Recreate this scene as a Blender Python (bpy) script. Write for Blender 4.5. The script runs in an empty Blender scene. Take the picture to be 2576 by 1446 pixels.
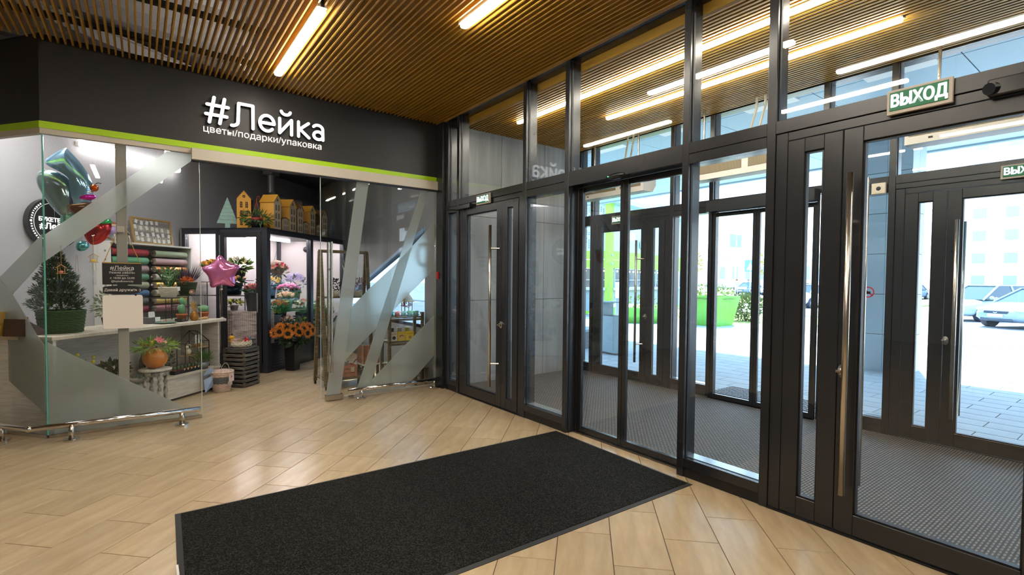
import bpy, bmesh, math, random
from math import sin, cos, pi, radians
from mathutils import Vector, Matrix
rnd = random.Random(7)
SC = bpy.context.scene
COL = SC.collection

# ------------------------------------------------------------------ camera
yaw, pitch, roll = 0.640870726, -0.0313799854, 0.00854506104
fwd = Vector((sin(yaw)*cos(pitch), cos(yaw)*cos(pitch), sin(pitch)))
rt = Vector((cos(yaw), -sin(yaw), 0)); up = rt.cross(fwd)
rt2 = rt*cos(roll) + up*sin(roll); up2 = up*cos(roll) - rt*sin(roll)
cd = bpy.data.cameras.new('camera'); cam = bpy.data.objects.new('camera', cd); COL.objects.link(cam)
cam.matrix_world = Matrix(((rt2.x, up2.x, -fwd.x, 0), (rt2.y, up2.y, -fwd.y, 0), (rt2.z, up2.z, -fwd.z, 1.5), (0, 0, 0, 1)))
cd.sensor_width = 36; cd.lens = 1252.605/2576*36; cd.shift_y = 18.36/2576; cd.clip_end = 600; cd.clip_start = 0.02
SC.camera = cam
# ------------------------------------------------------------------ light and exposure
SC.view_settings.view_transform = 'Standard'; SC.view_settings.look = 'None'
SC.view_settings.exposure = 0.8; SC.view_settings.gamma = 1; SC.view_settings.use_curve_mapping = False
W = bpy.data.worlds.new('sky'); SC.world = W; W.use_nodes = True
wn = W.node_tree; wn.nodes.clear()
wo = wn.nodes.new('ShaderNodeOutputWorld'); wb = wn.nodes.new('ShaderNodeBackground')
tc = wn.nodes.new('ShaderNodeTexCoord'); sx = wn.nodes.new('ShaderNodeSeparateXYZ'); cr = wn.nodes.new('ShaderNodeValToRGB')
cr.color_ramp.elements[0].position = 0.0; cr.color_ramp.elements[0].color = (0.86, 0.95, 1.0, 1)
cr.color_ramp.elements[1].position = 0.6; cr.color_ramp.elements[1].color = (0.36, 0.60, 1.0, 1)
wn.links.new(tc.outputs['Generated'], sx.inputs[0]); wn.links.new(sx.outputs['Z'], cr.inputs[0])
wn.links.new(cr.outputs[0], wb.inputs[0]); wn.links.new(wb.outputs[0], wo.inputs[0])
wb.inputs[1].default_value = 4.2
sd = bpy.data.lights.new('sun', 'SUN'); sd.energy = 14; sd.angle = radians(1.0); sd.color = (1, 0.93, 0.82)
sun = bpy.data.objects.new('sun', sd); COL.objects.link(sun); sun.location = (20, 10, 30)
sun.rotation_euler = Vector((-0.50, -0.18, -0.85)).to_track_quat('-Z', 'Y').to_euler()
LAMP = 34.0      # strength of the strip lamps' diffusers
SC.cycles.max_bounces = 7; SC.cycles.diffuse_bounces = 3; SC.cycles.glossy_bounces = 4
SC.cycles.transmission_bounces = 6; SC.cycles.transparent_max_bounces = 14
SC.cycles.caustics_reflective = False; SC.cycles.caustics_refractive = True
SC.cycles.sample_clamp_indirect = 4; SC.cycles.blur_glossy = 0.5
SC.cycles.use_denoising = True
SC.cycles.use_adaptive_sampling = True; SC.cycles.adaptive_threshold = 0.02

# ------------------------------------------------------------------ helpers
class MB:
    def __init__(s): s.v = []; s.f = []
    def add(s, vs, fs, M=None):
        o = len(s.v)
        s.v += [tuple(M @ Vector(p)) if M else tuple(p) for p in vs]
        s.f += [tuple(i+o for i in f) for f in fs]; return s
    def b(s, x0, x1, y0, y1, z0, z1, M=None):
        vs = [(x, y, z) for z in (z0, z1) for y in (y0, y1) for x in (x0, x1)]
        return s.add(vs, [(0, 2, 3, 1), (4, 5, 7, 6), (0, 1, 5, 4), (2, 6, 7, 3), (0, 4, 6, 2), (1, 3, 7, 5)], M)
    def bb(s, x0, x1, y0, y1, z0, z1, e=.003, M=None):   # box with chamfered edges
        bm = bmesh.new(); bmesh.ops.create_cube(bm, size=1)
        for v in bm.verts: v.co = Vector(((x0+x1)/2+v.co.x*(x1-x0), (y0+y1)/2+v.co.y*(y1-y0), (z0+z1)/2+v.co.z*(z1-z0)))
        bmesh.ops.bevel(bm, geom=bm.edges[:], offset=e, segments=1, affect='EDGES')
        vs = [v.co.copy() for v in bm.verts]; fs = [[v.index for v in f.verts] for f in bm.faces]; bm.free()
        return s.add(vs, fs, M)
    def tube(s, pts, r, n=8, caps=True, rs=None):
        pts = [Vector(p) for p in pts]; rings = []
        for i, p in enumerate(pts):
            d = (pts[min(i+1, len(pts)-1)] - pts[max(i-1, 0)]).normalized()
            a = Vector((0, 0, 1)) if abs(d.z) < .9 else Vector((1, 0, 0))
            u = d.cross(a).normalized(); w = d.cross(u)
            rr = rs[i] if rs else r
            rings.append([p + (u*cos(2*pi*k/n) + w*sin(2*pi*k/n))*rr for k in range(n)])
        vs = [q for R in rings for q in R]; fs = []
        for i in range(len(rings)-1):
            for k in range(n):
                a = i*n+k; b_ = i*n+(k+1) % n; fs.append((a, b_, b_+n, a+n))
        if caps: fs += [tuple(range(n)), tuple(range((len(rings)-1)*n, len(rings)*n))[::-1]]
        return s.add(vs, fs)
    def lathe(s, prof, n=16, c=(0, 0, 0), M=None):
        vs = []; fs = []
        for r, z in prof:
            for k in range(n): vs.append((c[0]+r*cos(2*pi*k/n), c[1]+r*sin(2*pi*k/n), c[2]+z))
        for i in range(len(prof)-1):
            for k in range(n):
                a = i*n+k; b_ = i*n+(k+1) % n; fs.append((a, b_, b_+n, a+n))
        fs.append(tuple(range(n))[::-1]); fs.append(tuple(range((len(prof)-1)*n, len(prof)*n)))
        return s.add(vs, fs, M)
    def ball(s, c, r, n=8, m=6, sc=(1, 1, 1), jit=0, M=None):
        vs = [(c[0], c[1], c[2]+r*sc[2])]; fs = []
        for i in range(1, m):
            t = pi*i/m
            for k in range(n):
                q = r*(1+rnd.uniform(-jit, jit)); a = 2*pi*k/n
                vs.append((c[0]+q*sin(t)*cos(a)*sc[0], c[1]+q*sin(t)*sin(a)*sc[1], c[2]+q*cos(t)*sc[2]))
        vs.append((c[0], c[1], c[2]-r*sc[2]))
        for k in range(n): fs.append((0, 1+k, 1+(k+1) % n))
        for i in range(m-2):
            for k in range(n):
                a = 1+i*n+k; b_ = 1+i*n+(k+1) % n; fs.append((a, a+n, b_+n, b_))
        L = len(vs)-1
        for k in range(n): fs.append((L, 1+(m-2)*n+(k+1) % n, 1+(m-2)*n+k))
        return s.add(vs, fs, M)
    def prism(s, poly, fn, a, b_):      # poly in 2-D, fn(u, v, w) -> 3-D
        n = len(poly); vs = [fn(u, v, a) for u, v in poly] + [fn(u, v, b_) for u, v in poly]
        return s.add(vs, [tuple(range(n))[::-1], tuple(range(n, 2*n))] + [(i, (i+1) % n, (i+1) % n+n, i+n) for i in range(n)])
    def leaf(s, p, d, w, l, nrm=None):
        p = Vector(p); d = Vector(d).normalized(); a = Vector(nrm) if nrm else Vector((rnd.uniform(-1, 1), rnd.uniform(-1, 1), rnd.uniform(-1, 1)))
        u = d.cross(a); u = u.normalized() if u.length > 1e-4 else Vector((1, 0, 0)); nn = u.cross(d)
        vs = [p, p+d*l*.45+u*w/2+nn*w*.2, p+d*l*.45-u*w/2+nn*w*.2, p+d*l, p+d*l*.5]
        return s.add(vs, [(0, 1, 4), (0, 4, 2), (1, 3, 4), (4, 3, 2)])
    def bush(s, c, r, n, w, l, up_=.3, shell=.4):
        for _ in range(n):
            while True:
                q = Vector((rnd.uniform(-1, 1), rnd.uniform(-1, 1), rnd.uniform(-1, 1)))
                if shell < q.length <= 1: break
            p = Vector((c[0]+q.x*r[0], c[1]+q.y*r[1], c[2]+q.z*r[2]))
            s.leaf(p, (q.x+rnd.uniform(-.5, .5), q.y+rnd.uniform(-.5, .5), q.z+up_+rnd.uniform(-.4, .4)), w*rnd.uniform(.7, 1.2), l*rnd.uniform(.7, 1.2))
        return s
    def mesh(s, name, mt=None, smooth=False):
        me = bpy.data.meshes.new(name); me.from_pydata(s.v, [], s.f); me.update()
        if mt: me.materials.append(mt)
        if smooth: me.polygons.foreach_set('use_smooth', [True]*len(me.polygons))
        return me

def P(mb, name, mt, parent=None, smooth=False, kind=None, label=None, loc=None, rz=None):
    me = mb if isinstance(mb, bpy.types.Mesh) else mb.mesh(name, mt, smooth)
    if not isinstance(mb, bpy.types.Mesh):
        bm = bmesh.new(); bm.from_mesh(me); bmesh.ops.recalc_face_normals(bm, faces=bm.faces); bm.to_mesh(me); bm.free()
    o = bpy.data.objects.new(name, me); COL.objects.link(o)
    if parent: o.parent = parent
    if kind: o['kind'] = kind
    if label: o['label'] = label
    if loc: o.location = loc
    if rz is not None: o.rotation_euler.z = rz
    return o
def T(name, label, cat, loc=(0, 0, 0), rz=0, group=None, kind=None):
    o = bpy.data.objects.new(name, None); COL.objects.link(o); o.empty_display_size = .05
    o.location = loc; o.rotation_euler.z = rz; o['label'] = label; o['category'] = cat
    if group: o['group'] = group
    if kind: o['kind'] = kind
    return o
def tag(o, label, cat, group=None, kind=None):
    o['label'] = label; o['category'] = cat
    if group: o['group'] = group
    if kind: o['kind'] = kind
    return o
def copy_tree(o, parent=None):
    c = o.copy(); COL.objects.link(c)
    if parent: c.parent = parent
    for ch in list(o.children): copy_tree(ch, c)
    return c
def text_mesh(body, size, depth=.002, off=0.0, align='CENTER', sxx=1.0, shear=0, sp=1.0):
    c = bpy.data.curves.new('text', 'FONT'); c.body = body; c.size = size; c.extrude = depth/2; c.offset = off; c.shear = shear
    c.align_x = align; c.align_y = 'CENTER'; c.resolution_u = 3; c.space_character = sp; c.space_line = .8
    o = bpy.data.objects.new('text', c); COL.objects.link(o); dg = bpy.context.evaluated_depsgraph_get(); dg.update()
    me = bpy.data.meshes.new_from_object(o.evaluated_get(dg)); bpy.data.objects.remove(o); bpy.data.curves.remove(c)
    for v in me.vertices: v.co.x *= sxx
    return me
def place_text(name, body, size, mt, parent, pos, xdir, depth=.002, **k):
    me = text_mesh(body, size, depth, **k); x = Vector(xdir).normalized(); z = Vector((0, 0, 1)); n = x.cross(z)
    M = Matrix(((x.x, z.x, n.x, pos[0]), (x.y, z.y, n.y, pos[1]), (x.z, z.z, n.z, pos[2]), (0, 0, 0, 1)))
    me.transform(M); me.materials.clear(); me.materials.append(mt); me.name = name
    return P(me, name, None, parent)
# shop interior frame: s runs away from the glass corner to the right, v away to the left
A0 = Vector((-.66, 6.22, 0))
def sv(s, v, z=0): return (A0.x+.70711*(s-v), A0.y+.70711*(s+v), z)
R45 = pi/4

# ------------------------------------------------------------------ materials
def mat(name, col, rough=.5, metal=0, spec=.5, var=0, vscale=8, stretch=None, bump=0, bscale=60, emit=0, ecol=None, objvar=0, coat=0, sub=0):
    m = bpy.data.materials.new(name); m.use_nodes = True; nt = m.node_tree; b = nt.nodes['Principled BSDF']
    b.inputs['Base Color'].default_value = (*col, 1); b.inputs['Roughness'].default_value = rough
    b.inputs['Metallic'].default_value = metal; b.inputs['Specular IOR Level'].default_value = spec
    if coat: b.inputs['Coat Weight'].default_value = coat; b.inputs['Coat Roughness'].default_value = .08
    if emit:
        b.inputs['Emission Color'].default_value = (*(ecol or col), 1); b.inputs['Emission Strength'].default_value = emit
    last = None
    if var:
        t = nt.nodes.new('ShaderNodeTexCoord'); mp = nt.nodes.new('ShaderNodeMapping'); nz = nt.nodes.new('ShaderNodeTexNoise')
        nz.inputs['Scale'].default_value = vscale; nz.inputs['Detail'].default_value = 5
        if stretch: mp.inputs['Scale'].default_value = stretch
        nt.links.new(t.outputs['Object'], mp.inputs[0]); nt.links.new(mp.outputs[0], nz.inputs[0])
        r = nt.nodes.new('ShaderNodeMapRange'); r.inputs[1].default_value = .3; r.inputs[2].default_value = .7
        r.inputs[3].default_value = 1-var; r.inputs[4].default_value = 1+var; nt.links.new(nz.outputs[0], r.inputs[0]); last = r.outputs[0]
    if objvar:
        oi = nt.nodes.new('ShaderNodeObjectInfo'); r = nt.nodes.new('ShaderNodeMapRange'); r.inputs[3].default_value = 1-objvar; r.inputs[4].default_value = 1+objvar
        nt.links.new(oi.outputs['Random'], r.inputs[0])
        if last:
            mu = nt.nodes.new('ShaderNodeMath'); mu.operation = 'MULTIPLY'; nt.links.new(last, mu.inputs[0]); nt.links.new(r.outputs[0], mu.inputs[1]); last = mu.outputs[0]
        else: last = r.outputs[0]
    if last:
        vm = nt.nodes.new('ShaderNodeVectorMath'); vm.operation = 'SCALE'; vm.inputs[0].default_value = col
        nt.links.new(last, vm.inputs['Scale']); nt.links.new(vm.outputs[0], b.inputs['Base Color'])
    if bump:
        nb = nt.nodes.new('ShaderNodeTexNoise'); nb.inputs['Scale'].default_value = bscale; bp = nt.nodes.new('ShaderNodeBump')
        t = nt.nodes.new('ShaderNodeTexCoord'); nt.links.new(t.outputs['Object'], nb.inputs[0])
        bp.inputs['Strength'].default_value = bump; nt.links.new(nb.outputs[0], bp.inputs['Height']); nt.links.new(bp.outputs[0], b.inputs['Normal'])
    return m
def emis(name, col, st):
    m = bpy.data.materials.new(name); m.use_nodes = True; nt = m.node_tree; nt.nodes.clear()
    o = nt.nodes.new('ShaderNodeOutputMaterial'); e = nt.nodes.new('ShaderNodeEmission'); e.inputs[0].default_value = (*col, 1); e.inputs[1].default_value = st
    nt.links.new(e.outputs[0], o.inputs[0]); return m
def glassmat(name, tint=(.965, .985, .985), refl=1.0):
    m = bpy.data.materials.new(name); m.use_nodes = True; nt = m.node_tree; nt.nodes.clear()
    o = nt.nodes.new('ShaderNodeOutputMaterial'); tr = nt.nodes.new('ShaderNodeBsdfTransparent'); gl = nt.nodes.new('ShaderNodeBsdfGlossy'); mx = nt.nodes.new('ShaderNodeMixShader')
    tr.inputs[0].default_value = (*tint, 1); gl.inputs['Roughness'].default_value = 0.0; gl.inputs['Color'].default_value = (.95, .97, 1, 1)
    g = nt.nodes.new('ShaderNodeNewGeometry'); d = nt.nodes.new('ShaderNodeVectorMath'); d.operation = 'DOT_PRODUCT'
    nt.links.new(g.outputs['Normal'], d.inputs[0]); nt.links.new(g.outputs['Incoming'], d.inputs[1])
    def mth(op, a, b_):
        n = nt.nodes.new('ShaderNodeMath'); n.operation = op
        for i, q in enumerate((a, b_)):
            if q is None: continue
            if isinstance(q, (int, float)): n.inputs[i].default_value = q
            else: nt.links.new(q, n.inputs[i])
        return n.outputs[0]
    c = mth('ABSOLUTE', d.outputs['Value'], None); c = mth('SUBTRACT', 1.0, c); c = mth('POWER', c, 5.0)
    c = mth('MULTIPLY', c, .95*refl); c = mth('ADD', c, .045*refl)
    nt.links.new(c, mx.inputs[0]); nt.links.new(tr.outputs[0], mx.inputs[1]); nt.links.new(gl.outputs[0], mx.inputs[2]); nt.links.new(mx.outputs[0], o.inputs[0])
    return m
G = glassmat('clear_glass'); GS = glassmat('green_edge_glass', (.93, .98, .96), .8); GX = glassmat('shop_glass', (.985, .995, .99), .8)
def frostmat():
    m = bpy.data.materials.new('frosted_film'); m.use_nodes = True; nt = m.node_tree; nt.nodes.clear()
    o = nt.nodes.new('ShaderNodeOutputMaterial'); rf = nt.nodes.new('ShaderNodeBsdfRefraction'); tl = nt.nodes.new('ShaderNodeBsdfTranslucent'); df = nt.nodes.new('ShaderNodeBsdfDiffuse')
    rf.inputs['IOR'].default_value = 1.25; rf.inputs['Roughness'].default_value = .5; rf.inputs[0].default_value = (.93, .97, .97, 1)
    tl.inputs[0].default_value = (.88, .90, .86, 1); df.inputs[0].default_value = (.64, .67, .63, 1)
    a = nt.nodes.new('ShaderNodeMixShader'); a.inputs[0].default_value = .5; b = nt.nodes.new('ShaderNodeMixShader'); b.inputs[0].default_value = .38
    nt.links.new(tl.outputs[0], a.inputs[1]); nt.links.new(df.outputs[0], a.inputs[2]); nt.links.new(rf.outputs[0], b.inputs[1]); nt.links.new(a.outputs[0], b.inputs[2]); nt.links.new(b.outputs[0], o.inputs[0])
    return m
FROST = frostmat()
def woodmat(name, c1, c2, scale=6, stretch=(1, 12, 12), rough=.5, objvar=0, coord='Object'):
    m = bpy.data.materials.new(name); m.use_nodes = True; nt = m.node_tree; b = nt.nodes['Principled BSDF']; b.inputs['Roughness'].default_value = rough
    t = nt.nodes.new('ShaderNodeTexCoord'); mp = nt.nodes.new('ShaderNodeMapping'); mp.inputs['Scale'].default_value = stretch
    nz = nt.nodes.new('ShaderNodeTexNoise'); nz.inputs['Scale'].default_value = scale; nz.inputs['Detail'].default_value = 7; nz.inputs['Roughness'].default_value = .6
    cr = nt.nodes.new('ShaderNodeValToRGB'); cr.color_ramp.elements[0].position = .35; cr.color_ramp.elements[1].position = .68
    cr.color_ramp.elements[0].color = (*c1, 1); cr.color_ramp.elements[1].color = (*c2, 1)
    nt.links.new(t.outputs[coord], mp.inputs[0]); nt.links.new(mp.outputs[0], nz.inputs[0]); nt.links.new(nz.outputs[0], cr.inputs[0])
    out = cr.outputs[0]
    if objvar:
        oi = nt.nodes.new('ShaderNodeObjectInfo'); r = nt.nodes.new('ShaderNodeMapRange'); r.inputs[3].default_value = 1-objvar; r.inputs[4].default_value = 1+objvar
        vm = nt.nodes.new('ShaderNodeVectorMath'); vm.operation = 'SCALE'; nt.links.new(oi.outputs['Random'], r.inputs[0]); nt.links.new(out, vm.inputs[0]); nt.links.new(r.outputs[0], vm.inputs['Scale']); out = vm.outputs[0]
    nt.links.new(out, b.inputs['Base Color']); return m
TILE = woodmat('beige_porcelain', (.47, .35, .21), (.57, .445, .285), 2.2, (1, 6, 1), .22, .06)
GROUT = mat('grout', (.10, .07, .045), .9)
ANTH = mat('anthracite_aluminium', (.017, .0185, .023), .27, 0, .6, var=.05, bump=.02, bscale=400)
ANTHD = mat('black_gasket', (.006, .006, .008), .5)
STEEL = mat('brushed_steel', (.60, .56, .50), .24, 1, var=.05, vscale=200)
CHROME = mat('polished_steel', (.72, .70, .68), .10, 1)
SLAT = mat('golden_wood_slat', (.44, .235, .03), .45, 0, .4, var=.10, vscale=3, stretch=(1, .2, 1), objvar=.06)
FASC = mat('charcoal_fascia', (.021, .020, .021), .45, var=.05, vscale=3)
LIME = mat('lime_strip', (.44, .72, .0), .4)
CREAM = mat('cream_trim', (.62, .56, .47), .4)
GREYW = mat('grey_shop_wall', (.42, .42, .45), .7, var=.04, vscale=2)
GREYP = mat('grey_wall_panel', (.21, .22, .23), .6, var=.06, vscale=2)
STONE = woodmat('grey_stone_tile', (.20, .205, .21), (.31, .31, .31), 1.2, (5, 5, .5), .45, .04)
WHITE = mat('white_paint', (.78, .77, .74), .5)
WHITES = mat('warm_white_light', (.8, .78, .74), .4)
BLACK = mat('black_matt', (.010, .010, .012), .5)
BLACKG = mat('black_gloss', (.012, .013, .016), .18)
OAKW = woodmat('whitewashed_oak', (.46, .45, .42), (.66, .65, .61), 5, (1, 1, 14), .5)
OAKL = woodmat('pale_birch', (.50, .45, .37), (.64, .59, .49), 7, (14, 14, 1), .5)
DECK = mat('steel_deck', (.50, .48, .47), .7)
BEAMW = mat('light_grey_steel', (.50, .49, .48), .5)
UPL = emis('uplight_diffuser', (1, .93, .84), 13)  # glow of the added fill lights under the steel deck
LAMPM = emis('lamp_diffuser', (1, .915, .775), LAMP)
LAMPC = emis('cool_lamp_diffuser', (1, .95, .90), 7)
LAMPW = emis('dim_lamp_diffuser', (1, .94, .88), 24)
LAMPV = emis('faint_lamp_diffuser', (1, .96, .94), 15)
SIGNW = emis('white_letter_light', (1, .98, .95), 1.6)
SIGNS = emis('soft_letter_light', (1, .90, .78), .75)
SIGNG = mat('green_sign_face', (.002, .10, .04), .45, emit=.16, ecol=(.0, .20, .06))
def C(name, col, rough=.6, **k): return mat(name, col, rough, **k)
GRN = C('leaf_green', (.05, .13, .025), .55, objvar=.25); GRD = C('dark_leaf', (.018, .055, .016), .5, objvar=.2); GRL = C('fresh_leaf', (.16, .28, .04), .55, objvar=.2)
GRG = C('grey_green_leaf', (.16, .22, .16), .6)
# ================================================================== THE SETTING
def proj(p):
    q = Vector(p) - Vector((0, 0, 1.5)); z = q.dot(fwd)
    if z < .05: return None
    return (1288+1252.6*q.dot(rt2)/z, 741.4-1252.6*q.dot(up2)/z)
def clip(poly, a, b, c):      # keep a*x+b*y <= c
    out = []
    for i in range(len(poly)):
        p, q = poly[i], poly[(i+1) % len(poly)]; dp, dq = a*p[0]+b*p[1]-c, a*q[0]+b*q[1]-c
        if dp <= 0: out.append(p)
        if (dp < 0 < dq) or (dq < 0 < dp):
            t = dp/(dp-dq); out.append((p[0]+(q[0]-p[0])*t, p[1]+(q[1]-p[1])*t))
    return out
floor = T('floor', 'beige plank-shaped porcelain tiles laid diagonally through hall and shop', 'floor', kind='structure')
P(MB().b(-9, 3.46, -6, 13.5, -.10, -.0035), 'grout_bed', GROUT, floor)
cand = []
TL, TW, P0, Q0 = .642, .3055, 3.912, 2.885
for j in range(-40, 45):
    qa, qb = Q0+j*TW, Q0+(j+1)*TW
    st = (j % 2 == 0)
    for k in range(-22, 24):
        for side in (0, 1):
            off = .0 if not st else .32
            pa = P0+(k+.0)*TL+off; pb = pa+TL
            if side == 0: pb = min(pb, P0)
            else: pa = max(pa, P0)
            if pb-pa < .03: continue
            g = .0022
            pl = [(pa+g, qa+g), (pb-g, qa+g), (pb-g, qb-g), (pa+g, qb-g)]
            xy = [((p-q)*.70711, (p+q)*.70711) for p, q in pl]
            for cl in ((1, 0, 3.40), (-1, 0, 9), (0, -1, 6), (0, 1, 13.4)): xy = clip(xy, *cl) if len(xy) > 2 else xy
            if len(xy) < 3: continue
            cx = sum(p[0] for p in xy)/len(xy); cy = sum(p[1] for p in xy)/len(xy)
            vis = proj((cx, cy, 0)); d = math.hypot(cx, cy)
            seen = vis is not None and -250 < vis[0] < 2800 and vis[1] < 1800
            # the far left beyond the wall and below the desk is never seen
            cand.append((0 if seen else 1, d, xy, cx, cy))
uniq = {}
for c in cand:
    key = (round(c[3], 3), round(c[4], 3))
    if key not in uniq: uniq[key] = c
cand = sorted(uniq.values(), key=lambda c: (c[0], c[1]))
def tile_mb(mb, xy, cx, cy):
    n = len(xy); e = .0022
    top = [(x+(cx-x)*e/max(.01, math.hypot(x-cx, y-cy)), y+(cy-y)*e/max(.01, math.hypot(x-cx, y-cy))) for x, y in xy]
    vs = [(x, y, -.008) for x, y in xy]+[(x, y, -.0012) for x, y in xy]+[(x, y, 0) for x, y in top]
    fs = [tuple(range(2*n, 3*n))]
    for i in range(n):
        j = (i+1) % n; fs += [(i, j, n+j, n+i), (n+i, n+j, 2*n+j, 2*n+i)]
    mb.add([(x-cx if mb.loc else x, y-cy if mb.loc else y, z) for x, y, z in vs], fs)
restmb = MB(); restmb.loc = 0
for i, (s_, d, xy, cx, cy) in enumerate(cand):
    if i < 296 and not s_:
        mb = MB(); mb.loc = 1; tile_mb(mb, xy, cx, cy); me = mb.mesh('tile', TILE)
        # rotate so that the grain runs along the plank
        me.transform(Matrix.Rotation(-R45, 4, 'Z')); o = P(me, 'tile', None, floor); o.location = (cx, cy, 0); o.rotation_euler.z = R45
    elif d < 14: tile_mb(restmb, xy, cx, cy)
P(restmb, 'tile_field', TILE, floor, kind='stuff')

# hall shell behind and beside the camera
def wallbox(name, x0, x1, y0, y1, z0, z1, m, label):
    o = P(MB().b(x0, x1, y0, y1, z0, z1), name, m); tag(o, label, 'wall', kind='structure'); return o
HALLW = mat('hall_wall', (.42, .38, .33), .6, var=.04)
wallbox('wall_back', -9, 6.1, -6.2, -6, 0, 5, HALLW, 'plain hall wall closing the room opposite the shop')
wallbox('wall_left', -9.2, -9, -6, 13.5, 0, 5, HALLW, 'plain hall wall on the side away from the doors')
# ------- ceiling
ceil = T('ceiling', 'open ceiling of golden slats on black carrier rails below a steel deck', 'ceiling', kind='structure')
sm = MB().bb(-.0075, .0075, -4.06, 4.06, 0, .075, .002).mesh('slat', SLAT)
n = 0
for i in range(-84, 64):
    x = .0415+i*.0512
    if x > 3.28 or x < -4.2: continue
    o = P(sm, 'slat', None, ceil); o.location = (x, 2.08, 3.60); n += 1
P(MB().bb(3.262, 3.31, -2, 6.15, 3.598, 3.70, .002), 'edge_trim', SLAT, ceil)
sm2 = MB().bb(-.014, .014, -3.92, 3.92, 0, .05, .002).mesh('slat', SLAT)
for i in range(46):
    x = 3.50+i*.0512
    o = P(sm2, 'slat', None, ceil); o.location = (x, 2.16, 3.605)
P(MB().bb(3.46, 3.49, -1.8, 6.1, 3.52, 3.66, .002), 'edge_trim', SLAT, ceil)
for y in (-1.4, .1, 1.6, 3.1, 4.0, 5.02, 5.83):
    P(MB().bb(-5, 3.28, y-.02, y+.02, 3.69, 3.74, .003), 'carrier_rail', BLACK, ceil)
for y in (-.9, .6, 2.1, 3.6, 5.1):
    P(MB().bb(3.47, 5.9, y-.02, y+.02, 3.66, 3.70, .003), 'carrier_rail', BLACK, ceil)
P(MB().b(3.46, 5.9, -1.8, 6.1, 3.72, 3.76), 'ceiling_board', mat('dim_board', (.10, .07, .03), .8), ceil)
dk = MB(); x = -9
prof = []
for i in range(46):
    x = -6+i*.42; prof += [(x, 4.62), (x+.16, 4.62), (x+.20, 4.70), (x+.38, 4.70)]
vs = [(-9, p[0], p[1]) for p in prof]+[(3.4, p[0], p[1]) for p in prof]; m_ = len(prof)
dk.add(vs, [(i, i+1, i+1+m_, i+m_) for i in range(m_-1)]); dk.b(-9.2, 3.46, -6.2, 13.6, 4.72, 4.8).b(3.4, 6.05, -6.2, 6.2, 4.72, 4.8)
P(dk, 'steel_deck', DECK, ceil)
def beam(p, q, w, h):
    p, q = Vector(p), Vector(q); d = (q-p).normalized(); u = d.cross(Vector((0, 0, 1))).normalized(); mb = MB(); z = Vector((0, 0, 1))
    for (a0, a1, b0, b1) in ((-w/2, w/2, 0, .012), (-w/2, w/2, h-.012, h), (-.005, .005, 0, h)):
        vs = [c+u*a+z*bb_ for c in (p, q) for a in (a0, a1) for bb_ in (b0, b1)]
        mb.add(vs, [(0, 1, 3, 2), (4, 6, 7, 5), (0, 4, 5, 1), (2, 3, 7, 6), (0, 2, 6, 4), (1, 5, 7, 3)])
    return mb
for p, q in (((-1.6, 6.6, 4.15), (2.6, 9.4, 4.15)), ((.6, 5.2, 4.2), (2.0, 9.6, 4.2)), ((-.6, 5.2, 4.3), (3.0, 6.9, 4.3)), ((-2.6, 8.2, 4.3), (1.6, 11.4, 4.3)), ((1.0, 7.0, 4.2), (3.2, 12, 4.2)), ((1.2, 3.6, 4.2), (3.2, 5.6, 4.2)), ((-3, 2, 4.2), (3.3, 2.2, 4.2))):
    P(beam(p, q, .11, .16), 'roof_beam', BEAMW, ceil)
for k in range(3):
    P(MB().tube([(.2+.5*k, 4.5, 3.74), (.22+.5*k, 4.5, 4.2), (.1+.5*k, 4.6, 4.6)], .004, 5), 'hanger_wire', BEAMW, ceil)
# ------- strip lamps
def strip(name, label, x, y0, y1, z=3.56, w=.078, grp='strip lamps set between the ceiling slats'):
    t = T('strip_lamp', label, 'lamp', (x, (y0+y1)/2, z), group=grp); L = y1-y0
    P(MB().bb(-w/2, w/2, -L/2, L/2, .022, .125, .004), 'housing', WHITES, t)
    if grp[:5] == 'strip': P(MB().b(-w/2+.01, w/2-.01, -L/2+.02, L/2-.02, .125, .128), 'upper_diffuser', UPL, t)  # glowing top added to brighten the deck above the slats
    r = w/2-.004; pl = []
    for k in range(9): a = pi*k/8; pl.append((r*cos(a), L/2-r-.004+r*sin(a)))
    for k in range(9): a = pi+pi*k/8; pl.append((r*cos(a), -L/2+r+.004+r*sin(a)))
    P(MB().prism(pl, lambda u, v, q: (u, v, q), 0, .024), 'diffuser', LAMPM, t)
    for e in (-1, 1): P(MB().b(-.012, .012, e*(L/2+.004)-.006, e*(L/2+.004)+.006, .02, .14), 'end_clip', BLACK, t)
    return t
strip('a', 'long white strip lamp in the slat ceiling above the shop name', 1.15, 4.02, 5.60)
strip('b', 'white strip lamp in the slat ceiling, cut by the picture top, near the glazed wall', 2.15, 2.05, 3.60)
for i, (x, y0, y1) in enumerate(((.38, 1.72, 3.1), (1.15, .6, 2.1), (-.7, 1.2, 2.7), (-.7, -1.4, .1), (2.15, -1.4, .1), (.38, -1.2, .2), (-2.4, .6, 2.1), (-2.4, -2, -.5))):
    strip('c', 'strip lamp overhead out of view, one of a set repeated to light the hall', x, y0, y1)  # first follows a reflection; the rest are added unseen to light the hall
strip('v', 'strip lamp in the vestibule ceiling running the length nearest the inner glazing', 4.06, -1.6, 5.35, 3.57, .062, grp='vestibule strip lamps')
strip('v', 'strip lamp in the vestibule ceiling, second from the inner glazing', 4.86, 1.37, 4.5, 3.57, .062, grp='vestibule strip lamps')

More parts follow.
